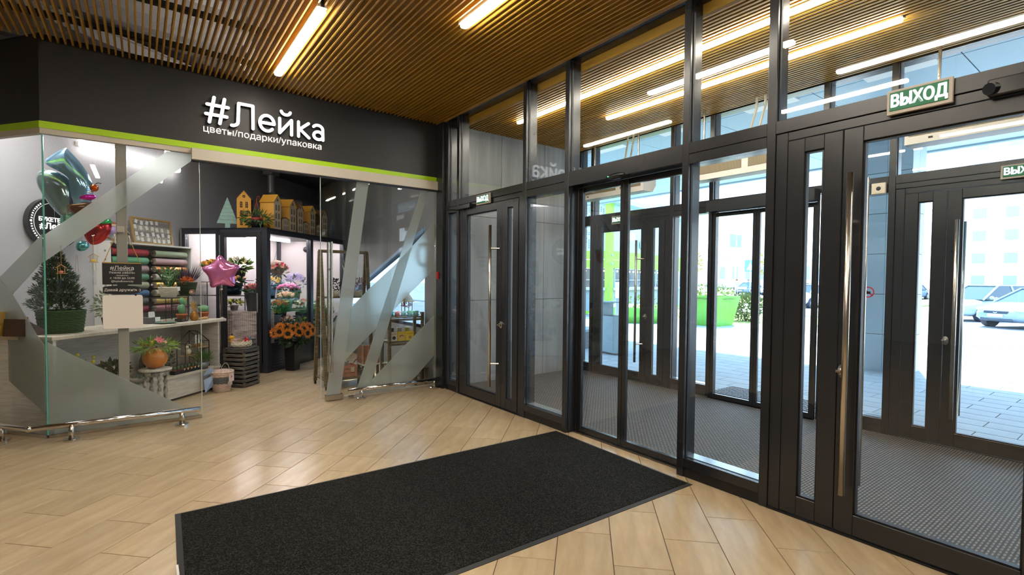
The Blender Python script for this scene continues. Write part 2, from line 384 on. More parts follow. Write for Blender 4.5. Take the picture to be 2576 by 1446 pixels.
# ------- shop front fascia
sf = T('trim_1', 'charcoal shop fascia with a lime strip and cream rail below', 'fascia', kind='structure')
DG = Vector((-.601, .799)); LD = 1.75      # direction of the slanted side pane
def along(z0, z1, y0, y1, x0=-.70, x1=3.31):
    return MB().b(x0, x1, y0, y1, z0, z1)
def fasc(z0, z1, out, back, x1=3.31):     # L-shaped run: front + slanted side
    nx, ny = -DG.y, DG.x                   # outward normal of the slanted side (towards the hall)
    c = Vector((-.71, 6.16)); k = .325
    o0 = Vector((c.x-out*k, c.y-out)); i0 = Vector((c.x+back*k, c.y+back))
    e = c+DG*LD; o1 = Vector((e.x+nx*out, e.y+ny*out)); i1 = Vector((e.x-nx*back, e.y-ny*back))
    mb = MB()
    for quad in ([(x1, 6.16-out), (x1, 6.16+back), tuple(i0), tuple(o0)], [tuple(o0), tuple(i0), tuple(i1), tuple(o1)]):
        mb.prism(quad, lambda u, v, q: (u, v, q), z0, z1)
    return mb
P(fasc(2.885, 3.645, .0, .06), 'fascia_panel', FASC, sf)
P(fasc(2.825, 2.885, .012, .06), 'lime_strip', LIME, sf)
P(fasc(2.775, 2.825, .004, .05), 'cream_rail', CREAM, sf)
P(MB().bb(.435, 3.31, 6.10, 6.20, 2.705, 2.822, .004), 'sliding_track_cover', CREAM, sf)
P(MB().b(.435, 3.31, 6.105, 6.195, 2.695, 2.705), 'track_shadow_gap', BLACK, sf)
P(fasc(3.645, 3.66, .004, .12), 'top_flashing', BLACK, sf)

# shop name: rounded strokes
def stroke(mb, pts, w, z0, z1, n=7, close=False):
    for i, p in enumerate(pts):
        pl = [(p[0]+w/2*cos(2*pi*k/12), p[1]+w/2*sin(2*pi*k/12)) for k in range(12)]
        mb.prism(pl, lambda u, v, q: (u, q, v), z0, z1)
        if i+1 < len(pts):
            q_ = pts[i+1]; d = Vector((q_[0]-p[0], q_[1]-p[1])); L = d.length
            if L < 1e-6: continue
            nn = Vector((-d.y, d.x))/L*w/2
            mb.prism([(p[0]+nn.x, p[1]+nn.y), (p[0]-nn.x, p[1]-nn.y), (q_[0]-nn.x, q_[1]-nn.y), (q_[0]+nn.x, q_[1]+nn.y)], lambda u, v, q: (u, q, v), z0, z1)
def arc(cx, cy, rx, ry, a0, a1, n=12): return [(cx+rx*cos(radians(a0+(a1-a0)*k/n)), cy+ry*sin(radians(a0+(a1-a0)*k/n))) for k in range(n+1)]
sgn = T('shop_sign', 'glowing white raised shop name letters on the charcoal fascia', 'sign', (0, 6.16, 0))
LW = .032
glyph = [
  ('letter_hash', [[(.595, 3.115), (.640, 3.375)], [(.690, 3.115), (.735, 3.375)], [(.565, 3.195), (.755, 3.195)], [(.577, 3.295), (.768, 3.295)]]),
  ('letter_l', [[(.800, 3.118)]+arc(.805, 3.165, .055, .047, -80, 0, 6)+[(.868, 3.362), (1.005, 3.362), (1.005, 3.118)]]),
  ('letter_e', [[(1.075, 3.205), (1.215, 3.205)]+arc(1.145, 3.205, .072, .085, 0, 318, 22)]),
  ('letter_short_i', [[(1.275, 3.285), (1.275, 3.125), (1.40, 3.285), (1.40, 3.120)], arc(1.34, 3.375, .048, .04, 190, 350, 8)]),
  ('letter_k', [[(1.475, 3.285), (1.475, 3.120)], [(1.585, 3.285), (1.490, 3.205), (1.590, 3.120)]]),
  ('letter_a', [arc(1.690, 3.240, .056, .045, 150, 0, 9)+[(1.748, 3.120)], arc(1.695, 3.165, .052, .045, 20, 340, 16)]),
]
for nm, ss in glyph:
    f_ = MB(); r_ = MB()
    for s_ in ss:
        stroke(f_, s_, LW, -.056, -.050); stroke(r_, s_, LW*1.04, -.050, -.012)
        stroke(r_, s_[:1], LW*.5, -.012, .0)
    o = P(f_, nm, SIGNW, sgn); P(r_, 'letter_side', BLACKG, o)
tg = place_text('tagline', 'цветы/подарки/упаковка', .098, SIGNS, sgn, (1.143, -.012, 3.047), (1, 0, 0), .012)
bx = [c.co.x for c in tg.data.vertices]; k = 1.197/(max(bx)-min(bx)); mid = (max(bx)+min(bx))/2
for v in tg.data.vertices: v.co.x = 1.143+(v.co.x-mid)*k
bz = [c.co.z for c in tg.data.vertices]; print('tagline z', min(bz), max(bz))

# ------- shop glazing
sg = T('window_1', 'frameless shop glazing with frosted diagonal bands', 'window', kind='structure')
P(MB().b(-.69, .505, 6.175, 6.187, .03, 2.775), 'front_pane', GX, sg)
P(MB().b(-.69, .505, 6.165, 6.197, 0, .03), 'floor_channel', STEEL, sg)
P(MB().b(2.0, 3.27, 6.175, 6.187, .03, 2.705), 'right_pane', GX, sg)
P(MB().b(2.02, 3.27, 6.165, 6.197, 0, .03), 'floor_channel', CREAM, sg)
def dquad(t0, t1, z0, z1, th, off=0):
    a = Vector((-.695, 6.181)); n_ = Vector((-DG.y, DG.x)); pts = [a+DG*t0+n_*off, a+DG*t1+n_*off, a+DG*t1+n_*(off+th), a+DG*t0+n_*(off+th)]
    return MB().prism([tuple(p) for p in pts], lambda u, v, q: (u, v, q), z0, z1)
P(dquad(.004, LD, .03, 2.775, .012), 'side_pane', GX, sg)
P(dquad(.004, LD, 0, .03, .03, -.008), 'floor_channel', STEEL, sg)
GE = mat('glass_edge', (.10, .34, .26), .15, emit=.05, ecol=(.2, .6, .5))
P(MB().b(-.704, -.692, 6.174, 6.186, .03, 2.775), 'corner_edge', GE, sg)
P(MB().b(.505, .511, 6.174, 6.188, .01, 2.775), 'pane_edge', mat('pale_glass_edge', (.55, .65, .64), .2), sg)
P(MB().b(3.275, 3.305, 6.14, 6.22, 0, 2.705), 'wall_profile', mat('olive_profile', (.16, .16, .13), .35), sg)
def film(name, polys, y=6.1700, th=.004, xf=None, parent=sg):
    for pl in polys:
        P(MB().prism(pl, xf or (lambda u, v, q: (u, q, v)), y, y+th), name, FROST, parent)
film('frosted_band', [[(.44, 2.765), (.23, 2.765), (-.69, 1.87), (-.69, 1.63), (.44, 2.70)],
                      [(-.69, .89), (-.55, .78), (.50, .035), (-.69, .035)]])
film('frosted_band', [[(3.06, 2.70), (3.17, 2.70), (2.32, .035), (2.15, .035)]], 6.169)
film('frosted_band', [[(3.26, 2.28), (2.68, 1.67), (2.32, 1.35), (2.02, 1.04), (2.02, .47), (2.38, .81), (2.86, 1.27), (3.26, 1.63)],
                      [(3.26, .99), (2.32, .15), (2.20, .035), (2.80, .035), (2.98, .16), (3.26, .43)]], 6.1735)
def dx(u, v, q): p = Vector((-.695, 6.181))+DG*u+Vector((-DG.y, DG.x))*q; return (p.x, p.y, v)
film('frosted_band', [[(.006, 1.87), (.006, 1.63), (.42, 1.32), (.60, 1.47)], [(.42, 1.32), (.11, .96), (.006, .86), (.006, .23), (.65, .59), (1.1, .95), (.62, 1.47)]], .0135, .004, dx)
# sliding glass door
sd_ = T('door_1', 'frameless sliding glass shop door standing open with a frosted stripe', 'door', kind='structure')
P(MB().b(1.728, 2.62, 6.142, 6.154, .035, 2.70), 'glass_leaf', GX, sd_)
P(MB().b(1.724, 1.729, 6.141, 6.155, .035, 2.70), 'leaf_edge', mat('pale_glass_edge2', (.45, .56, .55), .2), sd_)
film('frosted_band', [[(2.165, 2.70), (2.315, 2.70), (1.95, .036), (1.775, .036)]], 6.137, .004, parent=sd_)
P(MB().bb(1.775, 1.985, 6.118, 6.176, .008, .075, .004), 'floor_clamp', STEEL, sd_)
P(MB().bb(2.06, 2.12, 6.13, 6.17, .002, .032, .003), 'floor_guide', STEEL, sd_)
for yy in (6.085, 6.21):
    h = P(MB().tube([(1.835, yy, .35), (1.835, yy, 1.93)], .0165, 12), 'pull_handle', STEEL, sd_)
    for z in (.72, 1.60): P(MB().tube([(1.835, yy, z), (1.835, 6.148, z)], .010, 8), 'standoff', STEEL, h)
# column standing just behind the glass
o = P(MB().bb(-.185, -.10, 6.22, 6.30, 0, 2.78, .004), 'column', mat('pillar_grey', (.33, .32, .29), .45)); tag(o, 'slim grey steel column just behind the shop glass', 'column', kind='structure')
# rails
def rail(label, pts, posts, ends):
    t = T('bumper_rail', label, 'rail', (posts[0][0], posts[0][1], 0)); off = Vector((posts[0][0], posts[0][1], 0))
    P(MB().tube([Vector(p)-off for p in pts], .025, 14), 'rail_tube', CHROME, t, True)
    for x, y in posts:
        q = P(MB().tube([(x-off.x, y-off.y, .012), (x-off.x, y-off.y, pts[0][2])], .023, 14), 'post', STEEL, t, True)
        P(MB().lathe([(.060, 0), (.060, .017), (.055, .022), (.025, .023)], 24, (x-off.x, y-off.y, 0)), 'base_disc', CHROME, q)
    for e in ends: P(MB().ball(Vector(e)-off, .029, 10, 8), 'joint', CHROME, t, True)
rail('chrome bumper rail bending round the glass corner by the desk', [(-1.55, 7.02, .15), (-.80, 5.985, .15), (.475, 5.965, .145)], [(-.52, 5.978), (.317, 5.968), (-1.02, 6.29)], [(-.80, 5.985, .15)])
rail('straight chrome bumper rail below the frosted glass by the glazed doors', [(2.02, 6.03, .12), (3.30, 6.06, .12)], [(2.183, 6.035), (3.205, 6.06)], [])

# ------- inner and outer glazed walls with their doors
def lite(parent, X, y0, y1, z0, z1, m=G): return P(MB().b(X, X+.012, y0, y1, z0, z1), 'pane', m, parent)
def glazed(nm, label, X, posts, skip, top=3.66):
    t = T(nm, label, 'window', kind='structure')
    for y in posts: 
        q = P(MB().bb(X, X+.15, y-.028, y+.028, 0, top, .002), 'mullion', ANTH, t)
        P(MB().b(X+.030, X+.050, y-.034, y+.034, 0, top), 'gasket', ANTHD, q)
    ys = sorted(posts)
    for i in range(len(ys)-1):
        a, b_ = ys[i]+.028, ys[i+1]-.028
        P(MB().bb(X+.002, X+.15, a, b_, 2.452, 2.535, .002), 'transom', ANTH, t)
        P(MB().bb(X+.002, X+.15, a, b_, 3.60, top, .002), 'head_rail', ANTH, t)
        lite(t, X+.036, a, b_, 2.535, 3.60)
    return t
IN = [5.915, 5.63, 4.235, 3.574, 2.262, 1.624, .20, -1.2]
w2 = glazed('window_2', 'anthracite framed glazed wall between hall and vestibule', 3.31, IN, None)
def fixed(t, X, a, b_):
    P(MB().bb(X+.002, X+.15, a, b_, .075, .145, .002), 'sill', ANTH, t); P(MB().b(X+.01, X+.14, a, b_, 0, .075), 'base_plate', ANTHD, t)
    P(MB().b(X+.048, X+.15, a, b_, .145, .149), 'sill_cap', mat('sill_alu', (.35, .42, .46), .25, .6), t)
    P(MB().bb(X+.002, X+.15, a, b_, 2.375, 2.449, .002), 'transom', ANTH, t); lite(t, X+.036, a, b_, .145, 2.375)
for a, b_ in ((5.658, 5.887), (3.602, 4.207), (1.652, 2.234), (-1.172, .172)): fixed(w2, 3.31, a, b_)
OUT = [6.0, 5.72, 4.21, 3.62, 2.30, 1.70, .22, -1.3]
w3 = glazed('window_3', 'anthracite framed glazed wall between vestibule and street', 5.86, OUT, None)
for a, b_ in ((5.748, 5.972), (3.648, 4.182), (1.728, 2.272), (-1.272, .192)): fixed(w3, 5.86, a, b_)
def bar_handle(t, X, y, z0, z1, side, brk):
    Xh = X - .085*side
    h = P(MB().tube([(Xh, y, z0), (Xh, y, z1)], .0175, 14), 'pull_handle', STEEL, t, True)
    for z in (z0+.27, z1-.27): P(MB().tube([(Xh, y, z), (X-.0*side, y+brk, z)], .011, 8), 'standoff', STEEL, h)
def swing(nm, label, X, y_hi, y_lo, big_first, hy, zt=2.45):
    """double door leaf and a half: y runs down from y_hi to y_lo"""
    t = T(nm, label, 'door', kind='structure')
    fr = MB().bb(X+.012, X+.12, y_hi-.075, y_hi, 0, zt, .003).bb(X+.012, X+.12, y_lo, y_lo+.075, 0, zt, .003).bb(X+.012, X+.12, y_lo+.075, y_hi-.075, zt-.055, zt, .003)
    P(fr, 'door_frame', ANTH, t)
    P(MB().b(X+.0, X+.12, y_lo, y_hi, -.0, .012), 'threshold', ANTHD, t)
    a, b_ = y_hi-.079, y_lo+.079; tot = a-b_; small = .31
    leaves = [(a, b_+small, 1), (b_+small-.004, b_, 0)] if big_first else [(a, a-small, 0), (a-small-.004, b_, 1)]
    for ya, yb, big in leaves:
        sw = .10; L = MB(); z0, z1 = .018, zt-.059
        L.bb(X+.004, X+.075, ya-sw, ya, z0, z1, .003).bb(X+.004, X+.075, yb, yb+sw, z0, z1, .003).bb(X+.004, X+.075, yb+sw, ya-sw, z1-.085, z1, .003).bb(X+.004, X+.075, yb+sw, ya-sw, z0, .14, .003)
        lf = P(L, 'door_leaf', ANTH, t); P(MB().b(X+.03, X+.042, yb+sw, ya-sw, .14, z1-.085), 'glass', G, lf)
        gk = MB(); e = .008
        gk.b(X+.018, X+.056, ya-sw-e, ya-sw, .14, z1-.085).b(X+.018, X+.056, yb+sw, yb+sw+e, .14, z1-.085).b(X+.018, X+.056, yb+sw, ya-sw, .14, .14+e).b(X+.018, X+.056, yb+sw, ya-sw, z1-.085-e, z1-.085)
        P(gk, 'glazing_bead', ANTHD, lf)
    for side in (1, -1):
        bar_handle(t, X+.004 if side == 1 else X+.075, hy[0], hy[1], hy[2], side, hy[3])
    k = P(MB().lathe([(.024, 0), (.024, .008), (.012, .012), (.012, .03), (.006, .034)], 16, M=Matrix.Translation((X+.004, hy[4], .975)) @ Matrix.Rotation(-pi/2, 4, 'Y') @ Matrix.Scale(1.7, 4, (1, 0, 0))), 'lock_cylinder', STEEL, t)
    P(MB().bb(X-.045, X-.025, hy[4]-.006, hy[4]+.022, .968, .984, .003), 'key_turn', STEEL, k)
    return t
d2 = swing('door_2', 'anthracite leaf and a half glass door beside the shop corner', 3.31, 5.602, 4.263, True, (4.76, .25, 2.12, -.07, 4.645))
d4 = swing('door_4', 'large anthracite leaf and a half glass door nearest the viewer', 3.31, 1.596, .228, False, (1.135, .27, 2.12, .045, 1.175))
d5 = swing('door_5', 'outer anthracite glass door opposite the shop corner', 5.86, 5.692, 4.238, True, (4.74, .30, 2.08, -.07, 4.62), 2.40)
d7 = swing('door_7', 'outer anthracite glass door in front of the parked cars', 5.86, 1.672, .248, False, (1.19, .28, 2.06, .05, 1.26), 2.40)
for t_, X, a, b_ in ((d5, 5.86, 4.238, 5.692), (d7, 5.86, .248, 1.672)): P(MB().bb(X+.004, X+.12, a, b_, 2.40, 2.45, .003), 'head_panel', ANTH, t_)
def slider(nm, label, X, y_hi, y_lo, zt, mid=True):
    t = T(nm, label, 'door', kind='structure')
    P(MB().bb(X+.0, X+.15, y_lo, y_hi, zt, zt+.13, .003), 'operator_box', ANTH, t)
    P(MB().b(X+.10, X+.15, y_lo, y_hi, 0, .006), 'floor_track', STEEL, t)
    P(MB().bb(X+.12, X+.15, y_hi-.02, y_hi, 0, zt, .002).bb(X+.12, X+.15, y_lo, y_lo+.02, 0, zt, .002), 'side_jamb', ANTH, t)
    c = (y_hi+y_lo)/2+.05; sw = .042
    for ya, yb in ((y_hi-.022, c+.002), (c-.002, y_lo+.022)):
        L = MB(); z0, z1 = .008, zt-.002; x0, x1 = X+.135, X+.17
        L.bb(x0, x1, ya-sw, ya, z0, z1, .002).bb(x0, x1, yb, yb+sw, z0, z1, .002).bb(x0, x1, yb+sw, ya-sw, z1-.05, z1, .002).bb(x0, x1, yb+sw, ya-sw, z0, .065, .002)
        lf = P(L, 'sliding_leaf', ANTH, t); P(MB().b(X+.148, X+.156, yb+sw, ya-sw, .065, z1-.05), 'glass', G, lf)
    return t
d3 = slider('door_3', 'anthracite automatic sliding doors at the end of the black mat', 3.31, 3.546, 2.290, 2.395)
d6 = slider('door_6', 'outer anthracite automatic sliding doors facing the lime planters', 5.70, 3.592, 2.328, 2.36)
P(MB().bb(3.312, 3.46, 2.29, 3.546, 2.40, 2.45, .002), 'header_panel', ANTH, d3)
# vestibule shell
STN = T('wall_vestibule', 'grey stone clad side wall of the vestibule', 'wall', kind='structure')
for i in range(3):
    for j, (z0, z1) in enumerate(((0, 1.19), (1.196, 2.39), (2.396, 3.75))):
        P(MB().bb(3.46+i*.83, 3.46+i*.83+.825, 6.03, 6.10, z0, z1, .002), 'stone_tile', STONE, STN)
P(MB().b(3.40, 5.96, 6.06, 6.2, 0, 3.9), 'backing', GREYP, STN)
wallbox('wall_near', 3.46, 5.95, -2.0, -1.8, 0, 3.9, STONE, 'grey wall closing the vestibule at its near end')
vm = P(MB().b(3.47, 5.86, -1.8, 6.03, -.03, .006), 'entrance_mat', None); vm.data.materials.clear()
tag(vm, 'grey woven entrance matting covering the vestibule floor', 'mat')
P(MB().b(3.31, 9.3, -6.1, -2.0, -.1, 0), 'side_floor', GREYP, floor)
wallbox('wall_right', 5.95, 6.1, -6, -1.9, 0, 4.7, HALLW, 'plain wall beyond the near end of the vestibule')
wallbox('wall_upper', 3.31, 3.50, -6, 13.6, 3.66, 4.7, GREYP, 'grey wall strip above the inner glazing')
def weave(name, c1, c2, sx_, sy_, rough=.8, ang=0, bump=.6):
    m = bpy.data.materials.new(name); m.use_nodes = True; nt = m.node_tree; b = nt.nodes['Principled BSDF']; b.inputs['Roughness'].default_value = rough
    t = nt.nodes.new('ShaderNodeTexCoord'); mp = nt.nodes.new('ShaderNodeMapping'); mp.inputs['Scale'].default_value = (sx_, sy_, 1); mp.inputs['Rotation'].default_value = (0, 0, ang)
    w = nt.nodes.new('ShaderNodeTexBrick'); w.offset = .5; w.inputs['Scale'].default_value = 1; w.inputs['Mortar Size'].default_value = .16; w.inputs['Mortar Smooth'].default_value = .6
    w.inputs['Brick Width'].default_value = 1; w.inputs['Row Height'].default_value = .5
    w.inputs['Color1'].default_value = (*c1, 1); w.inputs['Color2'].default_value = tuple(x*.8 for x in c1)+(1,); w.inputs['Mortar'].default_value = (*c2, 1)
    bp = nt.nodes.new('ShaderNodeBump'); bp.inputs['Strength'].default_value = bump; bp.inputs['Distance'].default_value = .004; bp.invert = True
    nt.links.new(t.outputs['Object'], mp.inputs[0]); nt.links.new(mp.outputs[0], w.inputs[0]); nt.links.new(w.outputs[0], b.inputs['Base Color']); nt.links.new(w.outputs['Fac'], bp.inputs['Height']); nt.links.new(bp.outputs[0], b.inputs['Normal'])
    return m
vm.data.materials.append(weave('woven_grey', (.235, .215, .195), (.018, .018, .022), 22, 24, .7, bump=1.0))
def carpetmat():
    m = bpy.data.materials.new('black_loop_carpet'); m.use_nodes = True; nt = m.node_tree; b = nt.nodes['Principled BSDF']; b.inputs['Roughness'].default_value = .95; b.inputs['Specular IOR Level'].default_value = .15
    t = nt.nodes.new('ShaderNodeTexCoord'); v = nt.nodes.new('ShaderNodeTexNoise'); v.inputs['Scale'].default_value = 130; v.inputs['Detail'].default_value = 2
    cr_ = nt.nodes.new('ShaderNodeValToRGB'); cr_.color_ramp.elements[0].position = .44; cr_.color_ramp.elements[0].color = (.004, .004, .004, 1); cr_.color_ramp.elements[1].position = .66; cr_.color_ramp.elements[1].color = (.036, .035, .032, 1)
    bp = nt.nodes.new('ShaderNodeBump'); bp.inputs['Strength'].default_value = .8; bp.inputs['Distance'].default_value = .006
    nt.links.new(t.outputs['Object'], v.inputs[0]); nt.links.new(v.outputs[0], cr_.inputs[0]); nt.links.new(cr_.outputs[0], b.inputs['Base Color']); nt.links.new(v.outputs[0], bp.inputs['Height']); nt.links.new(bp.outputs[0], b.inputs['Normal'])
    return m
mt = T('door_mat', 'large black loop-pile mat on the beige tiles before the sliding doors', 'mat')
pl = [(.155, 3.738), (3.285, 3.655), (3.235, 2.098), (.105, 2.17)]
def inset(pl, d):
    cx = sum(p[0] for p in pl)/4; cy = sum(p[1] for p in pl)/4
    return [(x-d*(1 if x > cx else -1), y-d*(1 if y > cy else -1)) for x, y in pl]
rub = MB(); i1 = inset(pl, .028)
vs = [(x, y, .0) for x, y in pl]+[(x, y, .003) for x, y in pl]+[(x, y, .008) for x, y in i1]
rub.add(vs, [(i, (i+1) % 4, 4+(i+1) % 4, 4+i) for i in range(4)]+[(4+i, 4+(i+1) % 4, 8+(i+1) % 4, 8+i) for i in range(4)]+[(8, 9, 10, 11)])
P(rub, 'rubber_border', mat('rubber', (.02, .02, .022), .55), mt)
P(MB().prism(inset(pl, .03), lambda u, v, q: (u, v, q), .006, .011), 'carpet_pile', carpetmat(), mt)
P(MB().bb(.128, .139, 2.95, 3.06, .0065, .0078, .0004), 'edge_tag', WHITE, mt, label='small white woven tag on the rubber border')

# things fixed on the glazed walls
def exit_sign(label, X, ya, yb, z0, z1):
    t = T('exit_sign', label, 'sign', (X, (ya+yb)/2, (z0+z1)/2)); w = abs(ya-yb)/2; h = (z1-z0)/2
    P(MB().bb(-.022, 0, -w, w, -h, h, .003), 'casing', mat('sign_casing', (.48, .43, .37), .4), t)
    P(MB().bb(-.026, -.021, -w*.88, w*.90, -h*.72, h*.80, .002), 'green_face', SIGNG, t)
    me = text_mesh('ВЫХОД', h*1.35, .003, off=h*.022)
    xs = [v.co.x for v in me.vertices]; kx = w*1.70/(max(xs)-min(xs)); cz = (max(v.co.y for v in me.vertices)+min(v.co.y for v in me.vertices))/2
    for v in me.vertices: v.co = (-.028-v.co.z*.5, -v.co.x*kx, v.co.y-cz)
    bm = bmesh.new()
    for oy, oz in ((0, 0), (.0022, 0), (-.0022, 0), (0, .0016), (0, -.0016)):
        m2 = me.copy(); m2.transform(Matrix.Translation((-.0001*abs(oy)*100, oy, oz))); bm.from_mesh(m2)
    bm.to_mesh(me); bm.free()
    me.materials.clear(); me.materials.append(emis('exit_letters', (.95, 1, 1), 1.0)); P(me, 'lettering', None, t)
exit_sign('green ВЫХОД exit sign on the big door frame nearest the viewer', 3.308, .712, .990, 2.410, 2.541)
exit_sign('small green ВЫХОД exit sign above the door beside the shop', 3.308, 4.86, 5.15, 2.392, 2.512)
exit_sign('green ВЫХОД exit sign seen through the left sliding pane, on the outer wall', 5.856, 4.99, 5.27, 2.355, 2.478)
exit_sign('green ВЫХОД exit sign on the outer door frame before the parked cars', 5.856, .65, .935, 2.375, 2.49)
t = T('door_closer', 'black door closer with arm above the door beside the shop', 'door closer', (3.31, 5.40, 2.38))
P(MB().bb(-.05, 0, -.13, .13, .0, .055, .004), 'body', BLACKG, t); P(MB().tube([(-.06, .10, -.01), (-.12, .36, .015)], .009, 6).tube([(-.12, .36, .015), (-.02, .10, -.012)], .008, 6), 'arm', BLACKG, t)
t = T('door_closer', 'dark door closer at the top of the big door nearest the viewer', 'door closer', (3.31, .52, 2.42))
P(MB().bb(-.055, 0, -.20, .06, -.03, .05, .006), 'body', BLACKG, t); P(MB().tube([(-.03, .03, .01), (-.075, .05, .0)], .028, 12), 'spindle_cap', BLACKG, t)
t = T('motion_sensor', 'black motion sensor dome with a green light above the sliding doors', 'sensor', (3.312, 2.95, 2.40))
P(MB().ball((0, 0, 0), .035, 12, 8, (1, 3.2, .8)), 'dome', BLACKG, t, True); P(MB().ball((-.035, .06, .0), .004, 6, 5), 'green_led', emis('led_green', (.05, 1, .2), 6), t)
t = T('fire_call_point', 'red fire alarm call point on the jamb beside the glazed doors', 'alarm', (3.30, 6.07, 1.54))
P(MB().bb(-.005, .03, -.05, .05, -.05, .05, .006, Matrix.Rotation(pi/2, 4, 'Z')), 'case', C('alarm_red', (.55, .012, .015), .35), t)
P(MB().b(-.012, .02, -.018, -.0165, .0, .03, Matrix.Translation((0, -.002, 0))), 'label_plate', WHITE, t)
o = P(MB().bb(3.27, 3.315, 5.96, 6.14, 0, 3.66, .003), 'trim_2', ANTH); tag(o, 'dark corner jamb where shop front meets the glazed wall', 'jamb', kind='structure')
# air curtains in the vestibule
PERF = weave('perforated_tan_grille', (.05, .04, .025), (.36, .29, .18), 90, 90, .5, 0, .2)
for i, (y1, y0, lb) in enumerate(((5.66, 4.42, 'perforated air curtain hanging above the outer door by the shop side'), (3.80, 2.52, 'perforated air curtain hanging above the outer sliding doors'), (1.52, .26, 'perforated air curtain hanging above the outer door by the cars'))):
    t = T('air_curtain', lb, 'air curtain', (5.52, (y0+y1)/2, 2.73), group='air curtains over the outer doors'); L = (y1-y0)/2
    P(MB().prism([(0, .0), (0, .21), (.06, .31), (.27, .31), (.27, .09), (.20, .0)], lambda u, v, q: (u, q, v), -L, L), 'casing', C('white_casing', (.62, .60, .56), .4), t)
    for a, b_ in ((-L+.05, -.20), (-.12, L-.03)):
        P(MB().b(-.004, .0, a, b_, .07, .21), 'grille', PERF, t)
    P(MB().b(-.003, 0, L-.20, L-.17, .03, .045), 'badge', BLACK, t)
    for yy in (-L+.2, L-.2): P(MB().tube([(.13, yy, .31), (.13, yy, .94)], .013, 8), 'hanging_rod', STEEL, t)
    for j in range(2): P(MB().tube([(.20, -.22+.1*j, .31), (.20, -.22+.1*j, .55), (.16, -.30+.1*j, .75), (.16, -.30+.1*j, .9)], .014, 7), 'heating_pipe', C('insulated_pipe', (.45, .42, .33), .5), t)
# alarm box on outer transom
t = T('alarm_sounder', 'small cream sounder box on the outer frame behind the handle', 'alarm', (5.852, 1.80, 2.42)); P(MB().bb(-.03, 0, -.06, .06, -.055, .055, .006), 'box', CREAM, t); P(MB().lathe([(.02, 0), (.014, .006)], 12, M=Matrix.Translation((-.03, 0, 0)) @ Matrix.Rotation(-pi/2, 4, 'Y')), 'horn', BLACK, t)
# no entry round stickers on outer glass
def ring_sticker(y, z, lb):
    t = T('round_sticker', lb, 'sticker', (5.885, y, z), group='prohibition stickers')
    RED = C('sticker_red', (.65, .02, .04), .5)
    mb = MB(); n_ = 24
    vs = []; 
    for k_ in range(n_):
        a = 2*pi*k_/n_; vs += [(0, .055*cos(a), .055*sin(a)), (0, .044*cos(a), .044*sin(a)), (-.001, .055*cos(a), .055*sin(a)), (-.001, .044*cos(a), .044*sin(a))]
    fs = []
    for k_ in range(n_):
        a = 4*k_; b_ = 4*((k_+1) % n_); fs += [(a, b_, b_+1, a+1), (a+2, a+3, b_+3, b_+2), (a, a+2, b_+2, b_), (a+1, b_+1, b_+3, a+3)]
    P(mb.add(vs, fs), 'red_ring', RED, t); P(MB().b(-.001, 0, -.05, .05, -.004, .004, Matrix.Rotation(radians(45), 4, 'X')), 'red_bar', RED, t)
    P(MB().bb(-.001, 0, -.022, .022, -.015, .008, .0004).b(-.001, 0, .01, .022, .0, .02), 'pictogram', BLACK, t)
ring_sticker(2.02, 1.40, 'red round prohibition sticker on outer glass, left one of the pair'); ring_sticker(1.88, 1.40, 'red round prohibition sticker on outer glass, right one of the pair')
# ================================================================== THE SHOP
def S(name, label, cat, s, v, z=0, group=None, rz=0): return T(name, label, cat, sv(s, v, z), R45+rz, group)
WV = 1.55
wl = T('wall_shop', 'smooth grey rear wall of the flower shop', 'wall', (A0.x, A0.y, 0), R45, kind='structure')
P(MB().b(-1.4, 8.0, WV, WV+.1, 0, 3.60), 'wall_face', GREYW, wl)
wr = T('wall_shop_side', 'grey panelled side wall of the shop with a slanting window strip', 'wall', (3.42, 0, 0), 0, kind='structure')
def wy(pl): P(MB().prism(pl, lambda u, v, q: (q, u, v), 0, .08), 'wall_panel', GREYP, wr)
wy([(6.22, 2.36), (6.22, 3.6), (8.2, 3.6), (8.2, 2.36), (8.2, 1.75), (6.6, 2.26)])
wy([(8.205, 1.75), (8.205, 3.6), (10.4, 3.6), (10.4, 1.05)]); wy([(10.405, .0), (10.405, 3.6), (13.5, 3.6), (13.5, 0)]); wy([(6.22, 0), (10.4, 0), (10.4, .75), (6.22, .75)])
P(MB().b(0, .04, 6.62, 10.4, .75, .80), 'window_sill', ANTH, wr); P(MB().prism([(6.6, 2.26), (10.4, 1.05), (10.4, 1.10), (6.6, 2.32)], lambda u, v, q: (q, u, v), -.02, .02), 'sloping_rail', C('pale_blue_rail', (.22, .36, .55), .4), wr)
P(MB().prism([(6.6, .8), (6.6, 2.26), (10.4, 1.05), (10.4, .8)], lambda u, v, q: (q, u, v), .03, .042), 'pane', glassmat('tinted_glass', (.52, .60, .64)), wr)
P(MB().b(-.09, -.02, 6.22, 6.6, 0, 2.4), 'wall_panel', GREYP, wr)
sc_ = MB().prism([(-.70, 6.18), (3.5, 6.18), (3.5, 13.5), (-6, 13.5), (-1.76, 7.56)], lambda u, v, q: (u, v, q), 3.60, 3.64); tag(P(sc_, 'ceiling_shop', mat('shop_ceiling', (.16, .16, .17), .8)), 'dark ceiling over the flower shop', 'ceiling', kind='structure')
tag(P(MB().b(-9, 3.5, 13.5, 13.6, 0, 4.7), 'wall_far', GREYW), 'plain wall closing the building behind the shop', 'wall', kind='structure')
